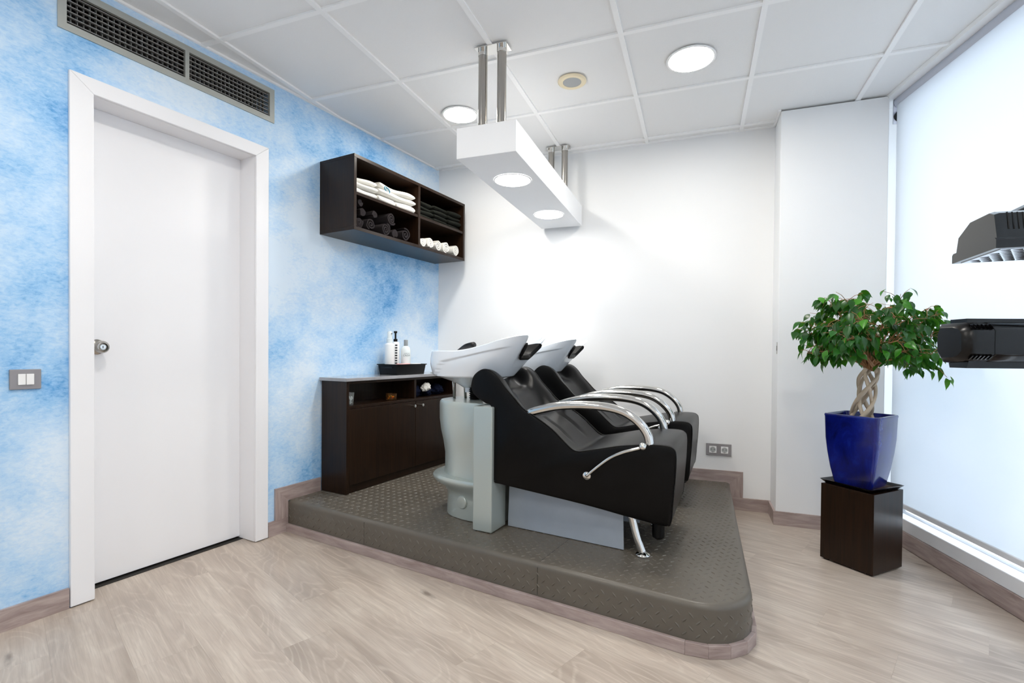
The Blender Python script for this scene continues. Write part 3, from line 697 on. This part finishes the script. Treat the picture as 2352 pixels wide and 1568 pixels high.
def rrect(hx, hy, r, n=5):
    out = []
    for sx, sy, a0 in ((1, 1, 0), (-1, 1, PI / 2), (-1, -1, PI), (1, -1, 1.5 * PI)):
        for k in range(n): a = a0 + PI / 2 * k / (n - 1); out.append((sx * (hx - r) + r * math.cos(a), sy * (hy - r) + r * math.sin(a)))
    return out
def rr3(hx, hy, r, z): return [(x, y, z) for x, y in rrect(hx, hy, r)]
part('tray_shell', MB().loft([rr3(.082, .145, .012, 0), rr3(.09, .155, .012, .066), rr3(.097, .162, .014, .067), rr3(.097, .162, .014, .073), rr3(.088, .152, .012, .073), rr3(.079, .142, .01, .004)]), 'rubber', ty, 'auto')
part('handle_slot', MB().box((-.05, -.1585, .045), (.05, -.150, .056)), 'hood_matt', ty, bevel=.002)
def bottle(name, label, s, n_, prof, mat, z=.8797):
    b = thing(name, label, 'bottle', lw(s, n_, z), -LA, 'bottles in the tray'); part('bottle_body', MB().lathe(prof, 28), mat, b, 'auto', ang=50); return b
b1 = bottle('spray_bottle', 'tall plain white bottle with white dispenser cap in tray', .662, .085, [(.031, 0), (.033, .004), (.033, .20), (.031, .208), (.02, .214), (.001, .214)], 'bottle_white')
part('dispenser', MB().lathe([(.021, .214), (.021, .245), (.017, .247), (.0165, .29), (.013, .296), (.001, .296)], 22), 'bottle_clear', b1, 'auto')
part('nozzle', MB().lathe([(.005, .0), (.005, .012)], 10, (.012, 0, .28), 'x'), 'cap_grey', b1)
b2 = bottle('pump_bottle', 'white bottle with black pump head in tray', .586, .070, [(.026, 0), (.028, .004), (.028, .215), (.024, .222), (.012, .226), (.001, .226)], 'bottle_white')
pm = part('pump', MB().lathe([(.014, .226), (.014, .244), (.006, .246), (.006, .285), (.012, .287), (.012, .300), (.001, .301)], 20), 'rubber', b2, 'auto')
part('spout', MB().tube([(0, 0, .295), (.012, -.012, .296), (.022, -.022, .29)], .004, 8), 'rubber', pm)
for k in range(9):
    z = .05 + k * .018
    part('print_block', MB().add([(.0284 * math.cos(a), .0284 * math.sin(a), zz) for zz in (z, z + .011) for a in (-.95, -.75, -.55, -.35)], [(i, i + 1, i + 5, i + 4) for i in range(3)]), 'ink_black', b2)
b3 = bottle('shampoo_bottle', 'milky round-shouldered bottle with grey cap and printed name in tray', .545, .13, [(.030, 0), (.033, .004), (.034, .10), (.033, .165), (.026, .186), (.014, .196), (.001, .196)], 'bottle_clear')
part('cap', MB().lathe([(.014, .196), (.014, .236), (.012, .239), (.001, .239)], 22), 'cap_grey', b3, 'auto')
def text_on(parent, txt, size, z, rad, yaw, mat):
    cu = bpy.data.curves.new('lettering', 'FONT'); cu.body = txt; cu.size = size; cu.align_x = 'CENTER'; cu.extrude = 0
    to = bpy.data.objects.new('lettering', cu); COL.objects.link(to)
    dg = bpy.context.evaluated_depsgraph_get(); me = bpy.data.meshes.new_from_object(to.evaluated_get(dg)); bpy.data.objects.remove(to)
    for v in me.vertices:
        a = yaw + v.co.x / rad; zz = v.co.y + z; v.co = (rad * math.cos(a), rad * math.sin(a), zz)
    me.materials.clear(); me.materials.append(M[mat]); return link('lettering', me, parent)
YB = -PI / 2 + .95
text_on(b3, 'AMERICAN', .0085, .140, .0346, YB, 'ink'); text_on(b3, 'CREW', .019, .122, .0347, YB, 'ink')
sd = thing('soap_dish', 'small round white lid lying in the black tray', 'lid', lw(.455, .145, .9365), -LA)
part('lid', MB().lathe([(.036, 0), (.038, .003), (.038, .012), (.034, .015), (.001, .015)], 28), 'bottle_white', sd, 'auto')
part('holder', MB().lathe([(.03, -.0568), (.03, 0)], 20), 'bottle_white', sd, 'auto')
pk = thing('pink_comb_box', 'flat pale pink box in the front of black tray', 'box', lw(.61, .165, .8797), -LA)
part('box', MB().box((-.02, -.055, 0), (.02, .055, .072)), plain('pale_pink', (240, 178, 178), .5), pk, bevel=.004)
st = thing('sink_plug', 'clear disc with small grey knob on countertop by basin', 'plug', lw(.235, .15, .8752), -LA)
part('disc', MB().lathe([(.035, 0), (.035, .003), (.02, .006), (.001, .006)], 28), 'glass', st, 'auto')
part('knob', MB().lathe([(.004, .006), (.004, .012), (.012, .018), (.013, .028), (.008, .036), (.001, .037)], 18), 'graphite', st, 'auto')
# ------------------------------------------------------------------ shampoo units
CO = Vector((1.094, -1.446, ZP + .0026)); CA = math.radians(-4.3); VC = .245; WD = .50
un = thing('shampoo_chair', 'black leather backwash chair with white basin, nearest to the viewer', 'chair', CO, CA, 'backwash chairs on the platform')
prof = [(-.134, .687), (-.12, .74), (-.077, .772), (-.035, .771), (.007, .743), (.048, .693), (.095, .645), (.142, .598), (.205, .562), (.281, .514), (.34, .462), (.376, .432), (.404, .423), (.447, .43), (.53, .449), (.595, .463), (.693, .475), (.775, .478), (.808, .468), (.819, .44), (.817, .356), (.81, .259), (.803, .172), (.787, .148), (.747, .148), (.611, .165), (.428, .19), (.052, .229), (-.004, .236), (-.021, .262), (-.022, .40), (-.024, .585), (-.059, .612), (-.102, .636), (-.127, .661)]
loop = catmull([(u, 0, w) for u, w in prof], 5, True)
N = len(loop)
def nrm(i):
    d = loop[(i + 1) % N] - loop[i - 1]; n_ = Vector((-d.z, 0, d.x)); return n_.normalized() if n_.length > 0 else Vector((0, 0, 1))
norms = [nrm(i) for i in range(N)]           # outward (loop runs clockwise seen from the near side)
idx = lambda k: k * 5
stations = [(0, -.013), (.0035, -.0035), (.012, 0)] + [(WD * k / 40, 0) for k in range(2, 39)] + [(WD - .012, 0), (WD - .0035, -.0035), (WD, -.013)]
rings = []
for v, off in stations:
    t = v / WD; c = 2 * t - 1; ring = []
    for i, p in enumerate(loop):
        k = i / 5; d = off
        mid_ = 1 - abs(c) ** 2.2
        top = sstep(.2, 2.5, k) * (1 - sstep(5.5, 8, k))
        neck = top * math.exp(-(c / .66) ** 6) * .105
        backd = sstep(4, 8, k) * (1 - sstep(11, 13, k)) * mid_ * .022
        seat = sstep(12, 14.5, k) * (1 - sstep(17, 18.5, k)) * mid_ * .012
        gr = sum(math.exp(-((c - q) / .05) ** 2) for q in (-.42, .42)) * sstep(5.3, 6.2, k) * (1 - sstep(9.0, 10.8, k)) * .009
        d += seat - neck - backd - gr
        nn = norms[i]
        q = p + nn * d
        if neck > 0: q = p + Vector((.35, 0, -1)) * neck + nn * (d + neck)
        ring.append((q.x, v, q.z))
    rings.append(ring)
part('upholstered_body', MB().loft(rings), 'leather', un, 'auto', ang=42)
for v in (.0075, WD - .0075):
    pth = [p + norms[(idx(0) + j)] * -.001 for j, p in enumerate(loop[:idx(23)])]
    part('piping', MB().tube([(p.x, v, p.z) for p in pth], .0028, 6), 'pipe', un, True)
# armrests
armp = [(.118, .545), (.150, .567), (.173, .580), (.226, .597), (.309, .616), (.41, .625), (.507, .624), (.582, .612), (.635, .588), (.677, .552), (.703, .512), (.712, .465)]
am = MB().tube(catmull([(u, 0, w) for u, w in armp], 5), .0192, 16).mesh('armrest', M['chrome'], True)
for v in (.024, WD - .032): link('armrest', am, un, (0, v, 0))
# recline levers on both sides
for v, sg in ((-.018, 1), (WD + .018, -1)):
    lp = [(.45, 0, .323), (.496, 0, .366), (.552, 0, .412), (.607, 0, .441), (.671, 0, .463), (.689, 0, .470)]
    lv = part('recline_lever', MB().tube(catmull([(u, -sg * .006 * math.sin(PI * k / 5), w) for k, (u, _, w) in enumerate(lp)], 5), .0065, 10), 'chrome', un, True, loc=(0, v, 0))
    part('ball', MB().sphere((.689, 0, .472), .0165, 12), 'chrome', lv, True)
    part('flange', MB().lathe([(.0175, sg * .018), (.0175, sg * .013), (.009, sg * .008), (.001, sg * .006)], 20, (.449, 0, .322), 'y'), 'chrome', lv, 'auto')
    part('pin', MB().tube([(.689, 0, .472), (.689, sg * .022, .472)], .005, 8), 'chrome', lv, True)
# legs
for v in (.045, WD - .045):
    lgp = part('leg', MB().tube(catmull([(.634, v, .162), (.645, v, .12), (.66, v - .004, .07), (.676, v - .006, .03), (.684, v - .008, .012)], 4), .0165, 16), 'chrome', un, True)
    part('foot', MB().lathe([(.030, 0), (.031, .004), (.028, .009), (.018, .013), (.012, .02)], 24, (.685, v - .008, 0)), 'chrome', lgp, 'auto')
for v in (.13, WD - .13): part('foot_peg', MB().lathe([(.018, .05), (.026, .058), (.027, .075), (.027, .152)], 20, (.735, v, 0)), 'rubber', un, 'auto')
# base plate box
for v_, sg in ((.115, 1), (WD - .115, -1)):
    e_ = .057 * sg; k_ = .006 * sg
    part('base_plate', MB().hexa([(.018, v_, .001), (.60, v_ - e_, .001), (.60, v_ - e_ + k_, .001), (.018, v_ + k_, .001), (.024, v_, .228), (.596, v_ - e_, .170), (.596, v_ - e_ + k_, .170), (.024, v_ + k_, .228)]), 'plate', un, bevel=.001)
part('base_shade_block', MB().hexa([(.03, .16, .001), (.54, .16, .001), (.54, WD - .16, .001), (.03, WD - .16, .001), (.03, .16, .232), (.54, .16, .18), (.54, WD - .16, .18), (.03, WD - .16, .232)]), 'rubber', un)  # shaded hollow behind the base plates, put in as a black block
# silver uprights and water tank
def r8(u8, v8, w):
    a = math.radians(-3.7); x, y = u8 - .11, v8 - .02
    return (x * math.cos(a) - y * math.sin(a), x * math.sin(a) + y * math.cos(a), w)
for va, vb in ((0, .14), (.36, .50)):
    part('upright', MB().hexa([r8(0, va, .001), r8(.105, va, .001), r8(.105, vb, .001), r8(0, vb, .001), r8(0, va, .598), r8(.105, va, .598), r8(.105, vb, .598), r8(0, vb, .598)]), 'silver', un, bevel=.005)
def tank_ring(sc_, w, cu=-.11, a=.28, b=.172, sb=None):
    out = []; sb = sc_ if sb is None else sb
    for k in range(48):
        t = 2 * PI * k / 48; ca, sa = math.cos(t), math.sin(t)
        x = cu + a * sc_ * math.copysign(abs(ca) ** .85, ca) if ca < 0 else cu + .10 * ca
        out.append((x, VC + .012 + b * sb * math.copysign(abs(sa) ** .8, sa), w))
    return out
tk = [tank_ring(*q) for q in ((1.0, .001), (1.0, .02), (.99, .10), (1.0, .125), (1.08, .150), (1.22, .172), (1.285, .190), (1.29, .202), (1.26, .212), (1.15, .215))]
tank = part('water_tank_base', MB().loft(tk), 'silver', un, 'auto', ang=50)
tk = [tank_ring(*q) for q in ((1.06, .20), (1.045, .24), (1.045, .32), (1.08, .38), (1.13, .44), (1.16, .50), (1.165, .57), (1.16, .592), (1.13, .602), (.7, .603))]
part('water_tank', MB().loft(tk), 'silver', un, 'auto', ang=50)
ba = -2.02; bc = (-.11 + .28 * math.cos(ba), VC + .012 + .172 * math.sin(ba), .088)
nv_ = Vector((math.cos(ba) / .28, math.sin(ba) / .172, 0)).normalized()
bt = part('round_cover', MB().lathe([(.034, -.012), (.034, .006), (.030, .010), (.001, .012)], 30, (0, 0, 0), 'x'), 'silver', un, 'auto', loc=(bc[0] + nv_.x * .002, bc[1] + nv_.y * .002, bc[2]), rot=(0, 0, math.atan2(nv_.y, nv_.x)))
for u, v in ((-.372, VC), (-.318, VC + .03)): part('support_rod', MB().tube([(u, v, .60), (u - .01, v, .74)], .0075, 12), 'steel', un, True)
bp_ = []
for k in range(9): bp_ += [(.040, .60 + k * .011), (.033, .6055 + k * .011)]
part('rubber_bellows', MB().lathe(bp_, 24, (-.235, VC, 0)), 'rubber', un, 'auto')
part('drain_hose', MB().lathe([(.022, .64), (.022, .70)], 18, (-.28, VC, 0)), 'ceramic', un, 'auto')
# basin
def wline(u): return .735 + sstep(-.40, -.31, u) * .075 + max(0, u + .31) * .21
def rim_pt(ph, inset=0.0, drop=0.0):
    c_, s_ = math.cos(ph), math.sin(ph)
    a, b = .305 - inset, .205 - inset
    u = -.165 + a * math.copysign(abs(c_) ** (.82 if c_ < 0 else .42), c_); dv = b * math.copysign(abs(s_) ** .78, s_)
    w = .858 + .085 * sstep(-.30, .16, u) ** 1.25
    front = sstep(.55, .95, c_)
    nt = front * (1 - sstep(.050, .135, abs(dv)))
    u -= .095 * nt; w -= .100 * nt
    return Vector((u, dv, w - drop))
def low_pt(ph, f):                      # f 0 = drain, 1 = shoulder of the underside
    c_, s_ = math.cos(ph), math.sin(ph)
    cu = -.275 + .035 * f; a = .035 + .180 * f; b = .035 + .155 * f
    c_ = math.copysign(abs(c_) ** (1 - .18 * f), c_); s_ = math.copysign(abs(s_) ** (1 - .22 * f), s_)
    return Vector((cu + a * c_ * (1 if c_ < 0 else .93), b * s_, .665 + .066 * f ** .75))
PH = [2 * PI * k / 84 for k in range(84)]
rings = [[low_pt(p, f) for p in PH] for f in (0, .2, .45, .7, .88)]
nl = 44
for k in range(nl + 1):
    f = k / nl; ring = []
    for p in PH:
        A, B_ = low_pt(p, 1.0), rim_pt(p)
        e = f ** .92; q = A.lerp(B_, e); bul = math.sin(PI * f) * .010
        o = Vector((math.cos(p), math.sin(p), 0)); q += o * bul * (1 - .6 * max(0, math.cos(p)))
        band = sstep(-.003, .003, q.z - wline(q.x)) * (abs(math.sin(p)) ** .5) * (1 - sstep(.0, .06, q.x))
        q += o * .008 * band
        ring.append(q)
    rings.append(ring)
for ins_, dr_ in ((.004, -.005), (.011, -.006), (.018, -.002), (.022, .008), (.03, .03), (.045, .06)): rings.append([rim_pt(p, ins_, dr_) for p in PH])
for f in (.9, .6, .3, .05): rings.append([Vector((-.24 + (.19 * math.cos(p)) * f, .14 * math.sin(p) * f, .742 - .015 * (1 - f))) for p in PH])
bs = part('basin', MB().loft([[(q.x, VC + q.y, q.z) for q in r] for r in rings]), 'ceramic', un, 'auto', ang=60)
# neck rest lining the notch
nr = []
for k in range(19):
    t = -1 + 2 * k / 18; dv = .096 * t
    ph_ = math.asin(max(-1, min(1, math.copysign((abs(dv) / .205) ** (1 / .78), dv)))); q_ = rim_pt(ph_); w = q_.z + .005; u = q_.x + .004; dn = -dv * .10
    nr.append([(u + a, VC + dv + dn * (b > -.005), w + b) for a, b in ((-.074, -.012), (-.070, -.006), (-.02, .001), (.004, .001), (.010, -.006), (.006, -.020), (-.004, -.030), (-.010, -.026), (-.004, -.012), (-.02, -.009))])
part('neck_rest', MB().loft(nr), 'rubber', bs, 'auto', ang=50)
hd = MB().tube(catmull([(-.385, VC + .02, .852), (-.34, VC + .015, .873), (-.29, VC, .888), (-.245, VC - .01, .895)], 5), [.006 + .010 * sstep(0, 10, k) for k in range(16)], 12)
hd.v = [(x, VC + (y - VC) * 1.5, z) for x, y, z in hd.v]
part('hand_shower', hd, 'rubber', bs, True)
part('mixer', MB().lathe([(.02, .80), (.02, .872), (.015, .878), (.001, .879)], 20, (-.33, VC + .05, 0)), 'chrome', bs, 'auto')
u2_ = copy_tree(un); V2 = Vector((-math.sin(CA), math.cos(CA), 0))
u2_.location = CO + V2 * .79
u2_['label'] = 'black leather backwash chair with white basin, behind and nearer the white wall'
# ------------------------------------------------------------------ pedestal, tray, ficus
PA = math.radians(46); PC = Vector((2.765, -.705, 0))
pe = thing('plant_pedestal', 'dark wooden block pedestal carrying the blue pot', 'pedestal', PC, PA)
hx, hy = .122, .124
part('cabinet_block', MB().box((-hx, -hy, .008), (hx, hy, .386)), 'wenge', pe, bevel=.0015)
for a in (-1, 1):
    for b in (-1, 1): part('glide', MB().box((a * .1 - .012, b * .1 - .012, 0), (a * .1 + .012, b * .1 + .012, .009)), 'rubber', pe)
tp = thing('plant_tray', 'shallow black square saucer under the blue pot', 'saucer', PC + Vector((0, .005, .386)), PA - .06)
def sq(h, z, r=.006): return rr3(h, h, r, z)
part('dish', MB().loft([sq(.108, 0), sq(.125, .018), sq(.127, .020), sq(.121, .020), sq(.105, .005)]), 'hood_matt', tp, 'auto')
part('dry_soil', MB().loft([sq(.104, .005), sq(.106, .009)]), 'soil', tp)
FR = PA + .13
fi = thing('potted_ficus', 'braided ficus tree in a square cobalt blue glazed pot', 'plant', PC + Vector((-.008, -.005, .3956)), FR)
KP = .925
pr_ = [(.088, 0, .012), (.093, .012, .014), (.107, .08, .016), (.1185, .16, .017), (.1255, .23, .018), (.1275, .29, .018), (.129, .335, .018), (.131, .343, .018), (.1285, .3495, .018), (.120, .3495, .016), (.117, .342, .016), (.113, .25, .014)]
part('pot', MB().loft([sq(h * KP, z, r) for h, z, r in pr_]), 'pot', fi, 'auto', ang=50)
part('soil', MB().loft([sq(.115 * KP, .31, .014), sq(.115 * KP, .318, .014)]), 'soil', fi)
# braided stems
cs_ = Matrix.Rotation(-FR, 3, 'Z') @ Vector((.035, -.01, 0))
for k in range(6):
    sg = 1 if k % 2 else -1; a0 = 2 * PI * k / 6; pts = []; rad = []
    for q in range(33):
        t = q / 32; a = a0 + sg * t * 2 * PI * .62; rr_ = .050 - .018 * math.sin(PI * min(1, t * 1.1)) * .6 - .012 * t + .004 * sg
        if t > .82: rr_ *= 1 - (t - .82) * 1.6
        pts.append((rr_ * math.cos(a) + .004 * math.sin(9 * t + k) + cs_.x * t, rr_ * math.sin(a) + cs_.y * t, .312 + .265 * t)); rad.append((.0098 - .0018 * t) * (1 + .14 * math.sin(11 * t + 2 * k)))
    part('braided_stem', MB().tube(pts, rad, 10), 'bark', fi, True)
# branches and leaves (local frame; crown centre)
CCZ = 1.13 - .3925; rl = random.Random(21)
def crown_pt():
    while True:
        p = Vector((rl.uniform(-1, 1), rl.uniform(-1, 1), rl.uniform(-1, 1)))
        if p.length < 1 and p.length > .35: return p
bm_ = MB(); tips = []
root = Vector((cs_.x, cs_.y, .575))
for k in range(44):
    a = 2 * PI * k / 44 * 7.0 + rl.uniform(-.3, .3); el = rl.uniform(-.2, 1.35) if k < 26 else rl.uniform(.15, .9); L_ = rl.uniform(.72, 1.0)
    end = Vector((math.cos(a) * math.cos(el) ** .6 * .325 * L_, math.sin(a) * math.cos(el) ** .6 * .27 * L_, .60 + .33 * math.sin(el) * L_))
    end += Vector((cs_.x, cs_.y, .048))
    st_ = root + Vector((rl.uniform(-.02, .02), rl.uniform(-.02, .02), rl.uniform(-.01, .04)))
    wp = Matrix.Rotation(FR, 3, 'Z') @ end + PC; gap_ = (wp - W0).dot(WN)
    if gap_ < .09: end += Matrix.Rotation(-FR, 3, 'Z') @ (WN * (.09 - gap_))
    m1 = st_.lerp(end, .4) + Vector((0, 0, .035)) + Vector((rl.uniform(-.02, .02),) * 3); m2 = st_.lerp(end, .75) + Vector((rl.uniform(-.02, .02), rl.uniform(-.02, .02), .03))
    pth = catmull([st_, m1, m2, end], 4); bm_.tube(pth, [.0055 - .0043 * i / (len(pth) - 1) for i in range(len(pth))], 6)
    for t in range(5, len(pth)):
        tips.append(pth[t])
        for _ in range(2):
            e2 = pth[t] + Vector((rl.uniform(-1, 1), rl.uniform(-1, 1), rl.uniform(-.8, .6))) * .075
            if (Matrix.Rotation(FR, 3, 'Z') @ e2 + PC - W0).dot(WN) < .03: continue
            bm_.tube([pth[t], pth[t].lerp(e2, .5) + Vector((0, 0, .008)), e2], [.0016, .0013, .0009], 5); tips.append(e2); tips.append(pth[t].lerp(e2, .5))
part('branches', bm_, 'twig', fi, True)
def leaf_mesh(L, Wd, fold_, curl):
    pr = [(0, .0), (.12, .55), (.32, 1.0), (.52, .92), (.72, .55), (.88, .16), (1.0, 0)]
    vs, fs = [], []
    for t, w in pr:
        x = t * L; z = -curl * L * t * t; hw_ = w * Wd / 2
        vs += [(x, -hw_, z + fold_ * hw_), (x, 0, z), (x, hw_, z + fold_ * hw_)]
    for i in range(len(pr) - 1): fs += [(i * 3, i * 3 + 1, i * 3 + 4, i * 3 + 3), (i * 3 + 1, i * 3 + 2, i * 3 + 5, i * 3 + 4)]
    return vs, fs
kinds = [leaf_mesh(.054, .030, .35, .25), leaf_mesh(.046, .026, .2, .4), leaf_mesh(.060, .032, .45, .15), leaf_mesh(.050, .029, .1, .3)]
lm_ = []
for vs_, fs_ in kinds:
    me = MB().add(vs_, fs_).mesh('leaf', M['leaf'], True); lm_.append(me)
rest = MB(); nleaf = 0
cands = []
for tpt in tips:
    out = Vector((tpt.x, tpt.y, 0))
    out = Vector((tpt.x - cs_.x, tpt.y - cs_.y, 0)); rim = (out.x / .31) ** 2 + (out.y / .28) ** 2 + ((tpt.z - .77) / .22) ** 2
    for _ in range(1 if rim < .45 else (2 if rim < .8 else 3)): cands.append((tpt, out, rim))
rl.shuffle(cands); cands = cands[:1350]
for tpt, out, rim in cands:
    yaw = math.atan2(out.y, out.x) + rl.gauss(0, .9); pit = rl.uniform(.35, 1.35); rol = rl.gauss(0, .5)
    pos = tpt + Vector((rl.uniform(-1, 1), rl.uniform(-1, 1), rl.uniform(-1, 1))) * .014
    if pos.z < .59 and out.length < .10: continue
    wp = Matrix.Rotation(FR, 3, 'Z') @ pos + PC
    if (wp - W0).dot(WN) < .045: continue
    kind = rl.randrange(4); s_ = rl.uniform(.8, 1.2)
    if nleaf < 300 and rim > .4:
        link('leaf', lm_[kind], fi, pos, (rol, pit, yaw), (s_,) * 3); nleaf += 1
    else:
        m = Matrix.Translation(pos) @ (Matrix.Rotation(yaw, 4, 'Z') @ Matrix.Rotation(pit, 4, 'Y') @ Matrix.Rotation(rol, 4, 'X')) @ Matrix.Scale(s_, 4)
        rest.add([m @ Vector(v) for v in kinds[kind][0]], kinds[kind][1])
tag(part('foliage', rest, 'leaf', fi, True), kind='stuff')
# ------------------------------------------------------------------ hair processor on its stand (right edge)
hp = thing('hair_processor', 'glossy black hair processor with two heater panels by window blind', 'hair processor', (3.02, -2.02, 0))
o0 = Vector((3.02, -2.02, 0)); ax = Vector((.955, .297, 0)).normalized(); fx = Vector((-ax.y, ax.x, 0))     # fx away from the viewer
def hsec(profile, base, s_): return [tuple(base + ax * s_ + fx * a + Vector((0, 0, b)) - o0) for a, b in profile]
octo = [(-.045, -.030), (-.045, .030), (-.030, .048), (-.006, .054), (.05, .054), (.06, .03), (.06, -.03), (.04, -.055), (-.012, -.052), (-.030, -.045)]
lb_ = Vector((2.602, -2.014, 1.073))
sc8 = lambda k: [(a * k, b * k) for a, b in octo]
part('lower_panel', MB().loft([hsec(sc8(.985), lb_, .072), hsec(sc8(1.0), lb_, .076), hsec(sc8(1.0), lb_, .40), hsec(sc8(.8), lb_, .43)]), 'hood', hp, 'auto', bevel=0)
cap_ = part('lower_panel_end', MB().loft([hsec(sc8(.72), lb_, .0), hsec(sc8(.93), lb_, .012), hsec(sc8(.97), lb_, .03), hsec(sc8(.97), lb_, .074)]), 'hood_matt', hp, 'auto')
part('top_ridge', MB().loft([hsec([(-.012, .05), (-.012, .062), (.04, .062), (.04, .05)], lb_, .03), hsec([(-.012, .05), (-.012, .062), (.04, .062), (.04, .05)], lb_, .40)]), 'hood', hp)
part('bottom_ridge', MB().loft([hsec([(-.02, -.045), (-.012, -.066), (.04, -.066), (.045, -.045)], lb_, .03), hsec([(-.02, -.045), (-.012, -.066), (.04, -.066), (.045, -.045)], lb_, .40)]), 'hood', hp)
for k in range(6):
    for zz, hh_ in ((.034, .012), (-.034, -.010)):
        b0 = lb_ + ax * (.016 + k * .0095)
        part('cooling_fin', MB().hexa([tuple(b0 + ax * d + fx * a + Vector((0, 0, zz + hh_ * c_)) - o0) for c_ in (0, 1) for d, a in ((0, -.0465 + .012 * c_), (.0035, -.0465 + .012 * c_), (.0135, -.02), (.010, -.02))]), 'hood', cap_)
ub = Vector((2.660, -2.094, 1.299)); e1 = Vector((.003, .225, 0))
upw = Vector((0, 0, .082))
def usec(k, s_, lift=0):
    b = ub + ax * s_ + Vector((0, -.0 * s_, lift))
    return [tuple(b + e1 * p + upw * q - o0) for p, q in k]
body = [(0.03, .25), (.10, 1.05), (.20, 1.16), (.62, 1.16), (.90, .82), (.96, .25)]
rimk = [(0, 0), (0, .26), (.03, .32), (.97, .32), (1, .26), (1, 0)]
part('upper_panel', MB().loft([usec(body, .0), usec(body, .012, .004), usec(body, .18, .012), usec(body, .42)]), 'hood', hp, 'auto', ang=30)
part('upper_panel_rim', MB().loft([usec(rimk, -.006), usec(rimk, .0), usec(rimk, .18, .010), usec(rimk, .43)]), 'hood', hp, 'auto', ang=30)
refl = part('reflector', MB().loft([usec([(.06, -.015), (.06, .03), (.94, .03), (.94, -.015)], .012), usec([(.06, -.015), (.06, .03), (.94, .03), (.94, -.015)], .18, .010), usec([(.06, -.015), (.06, .03), (.94, .03), (.94, -.015)], .42)]), 'reflector', hp)
slot = MB().box((-.011, -.0022, -.001), (.011, .0022, .001)).mesh('slot', M['rubber'])
sn = upw.normalized(); ex = ax; ey = e1.normalized()
rotm = Matrix((ex, (ey - ex * ey.dot(ex)).normalized(), ex.cross(ey).normalized())).transposed().to_euler()
for a in range(9):
    for b in range(8):
        if (a + b) % 3 == 0 and False: continue
        s_ = .03 + a * .030 + (b % 2) * .015; lift = .010 * min(1, s_ / .18)
        pos = ub + ax * s_ + Vector((0, 0, lift)) + e1 * (.12 + b * .108) + upw * -.02 - o0
        link('slot', slot, refl, pos, rotm)
for k in range(7):
    b = ub + ax * (.03 + k * .012) + Vector((0, 0, .005))
    part('rib', MB().tube([tuple(b + e1 * .055 + upw * .55 - o0), tuple(b + e1 * .105 + upw * 1.07 - o0)], .002, 6), 'hood_matt', hp)
arm_s = ub + ax * .08 + e1 * .5 + upw * 1.1
part('arm', MB().hexa([tuple(Vector(v) - o0) for v in [arm_s + Vector((0, 0, -.005)), arm_s + fx * .05 + Vector((0, 0, -.005)), arm_s + ax * .42 + fx * .05 + Vector((0, 0, .16)), arm_s + ax * .42 + Vector((0, 0, .16)),
      arm_s + Vector((.01, 0, .022)), arm_s + fx * .05 + Vector((.01, 0, .022)), arm_s + ax * .42 + fx * .05 + Vector((0, 0, .225)), arm_s + ax * .42 + Vector((0, 0, .225))]]), 'hood_matt', hp, bevel=.006)
hub = ub + ax * .47 + fx * .05
part('hub', MB().lathe([(.05, 1.0), (.07, 1.03), (.07, 1.66), (.05, 1.70)], 24, tuple(Vector((hub.x, hub.y, 0)) - o0)), 'hood', hp, 'auto')
part('pole', MB().lathe([(.022, .05), (.022, 1.02)], 20, tuple(Vector((hub.x, hub.y, 0)) - o0)), 'steel', hp, 'auto')
for k in range(5):
    a = 2 * PI * k / 5 + .4; c = Vector((hub.x, hub.y, 0)) - o0
    lg_ = part('base_leg', MB().tube([tuple(c + Vector((0, 0, .075))), tuple(c + Vector((math.cos(a) * .19, math.sin(a) * .19, .06)))], .014, 10), 'hood_matt', hp, True)
    part('caster', MB().lathe([(.024, -.01), (.024, .01)], 16, tuple(c + Vector((math.cos(a) * .19, math.sin(a) * .19, .025))), 'y'), 'rubber', lg_, 'auto')
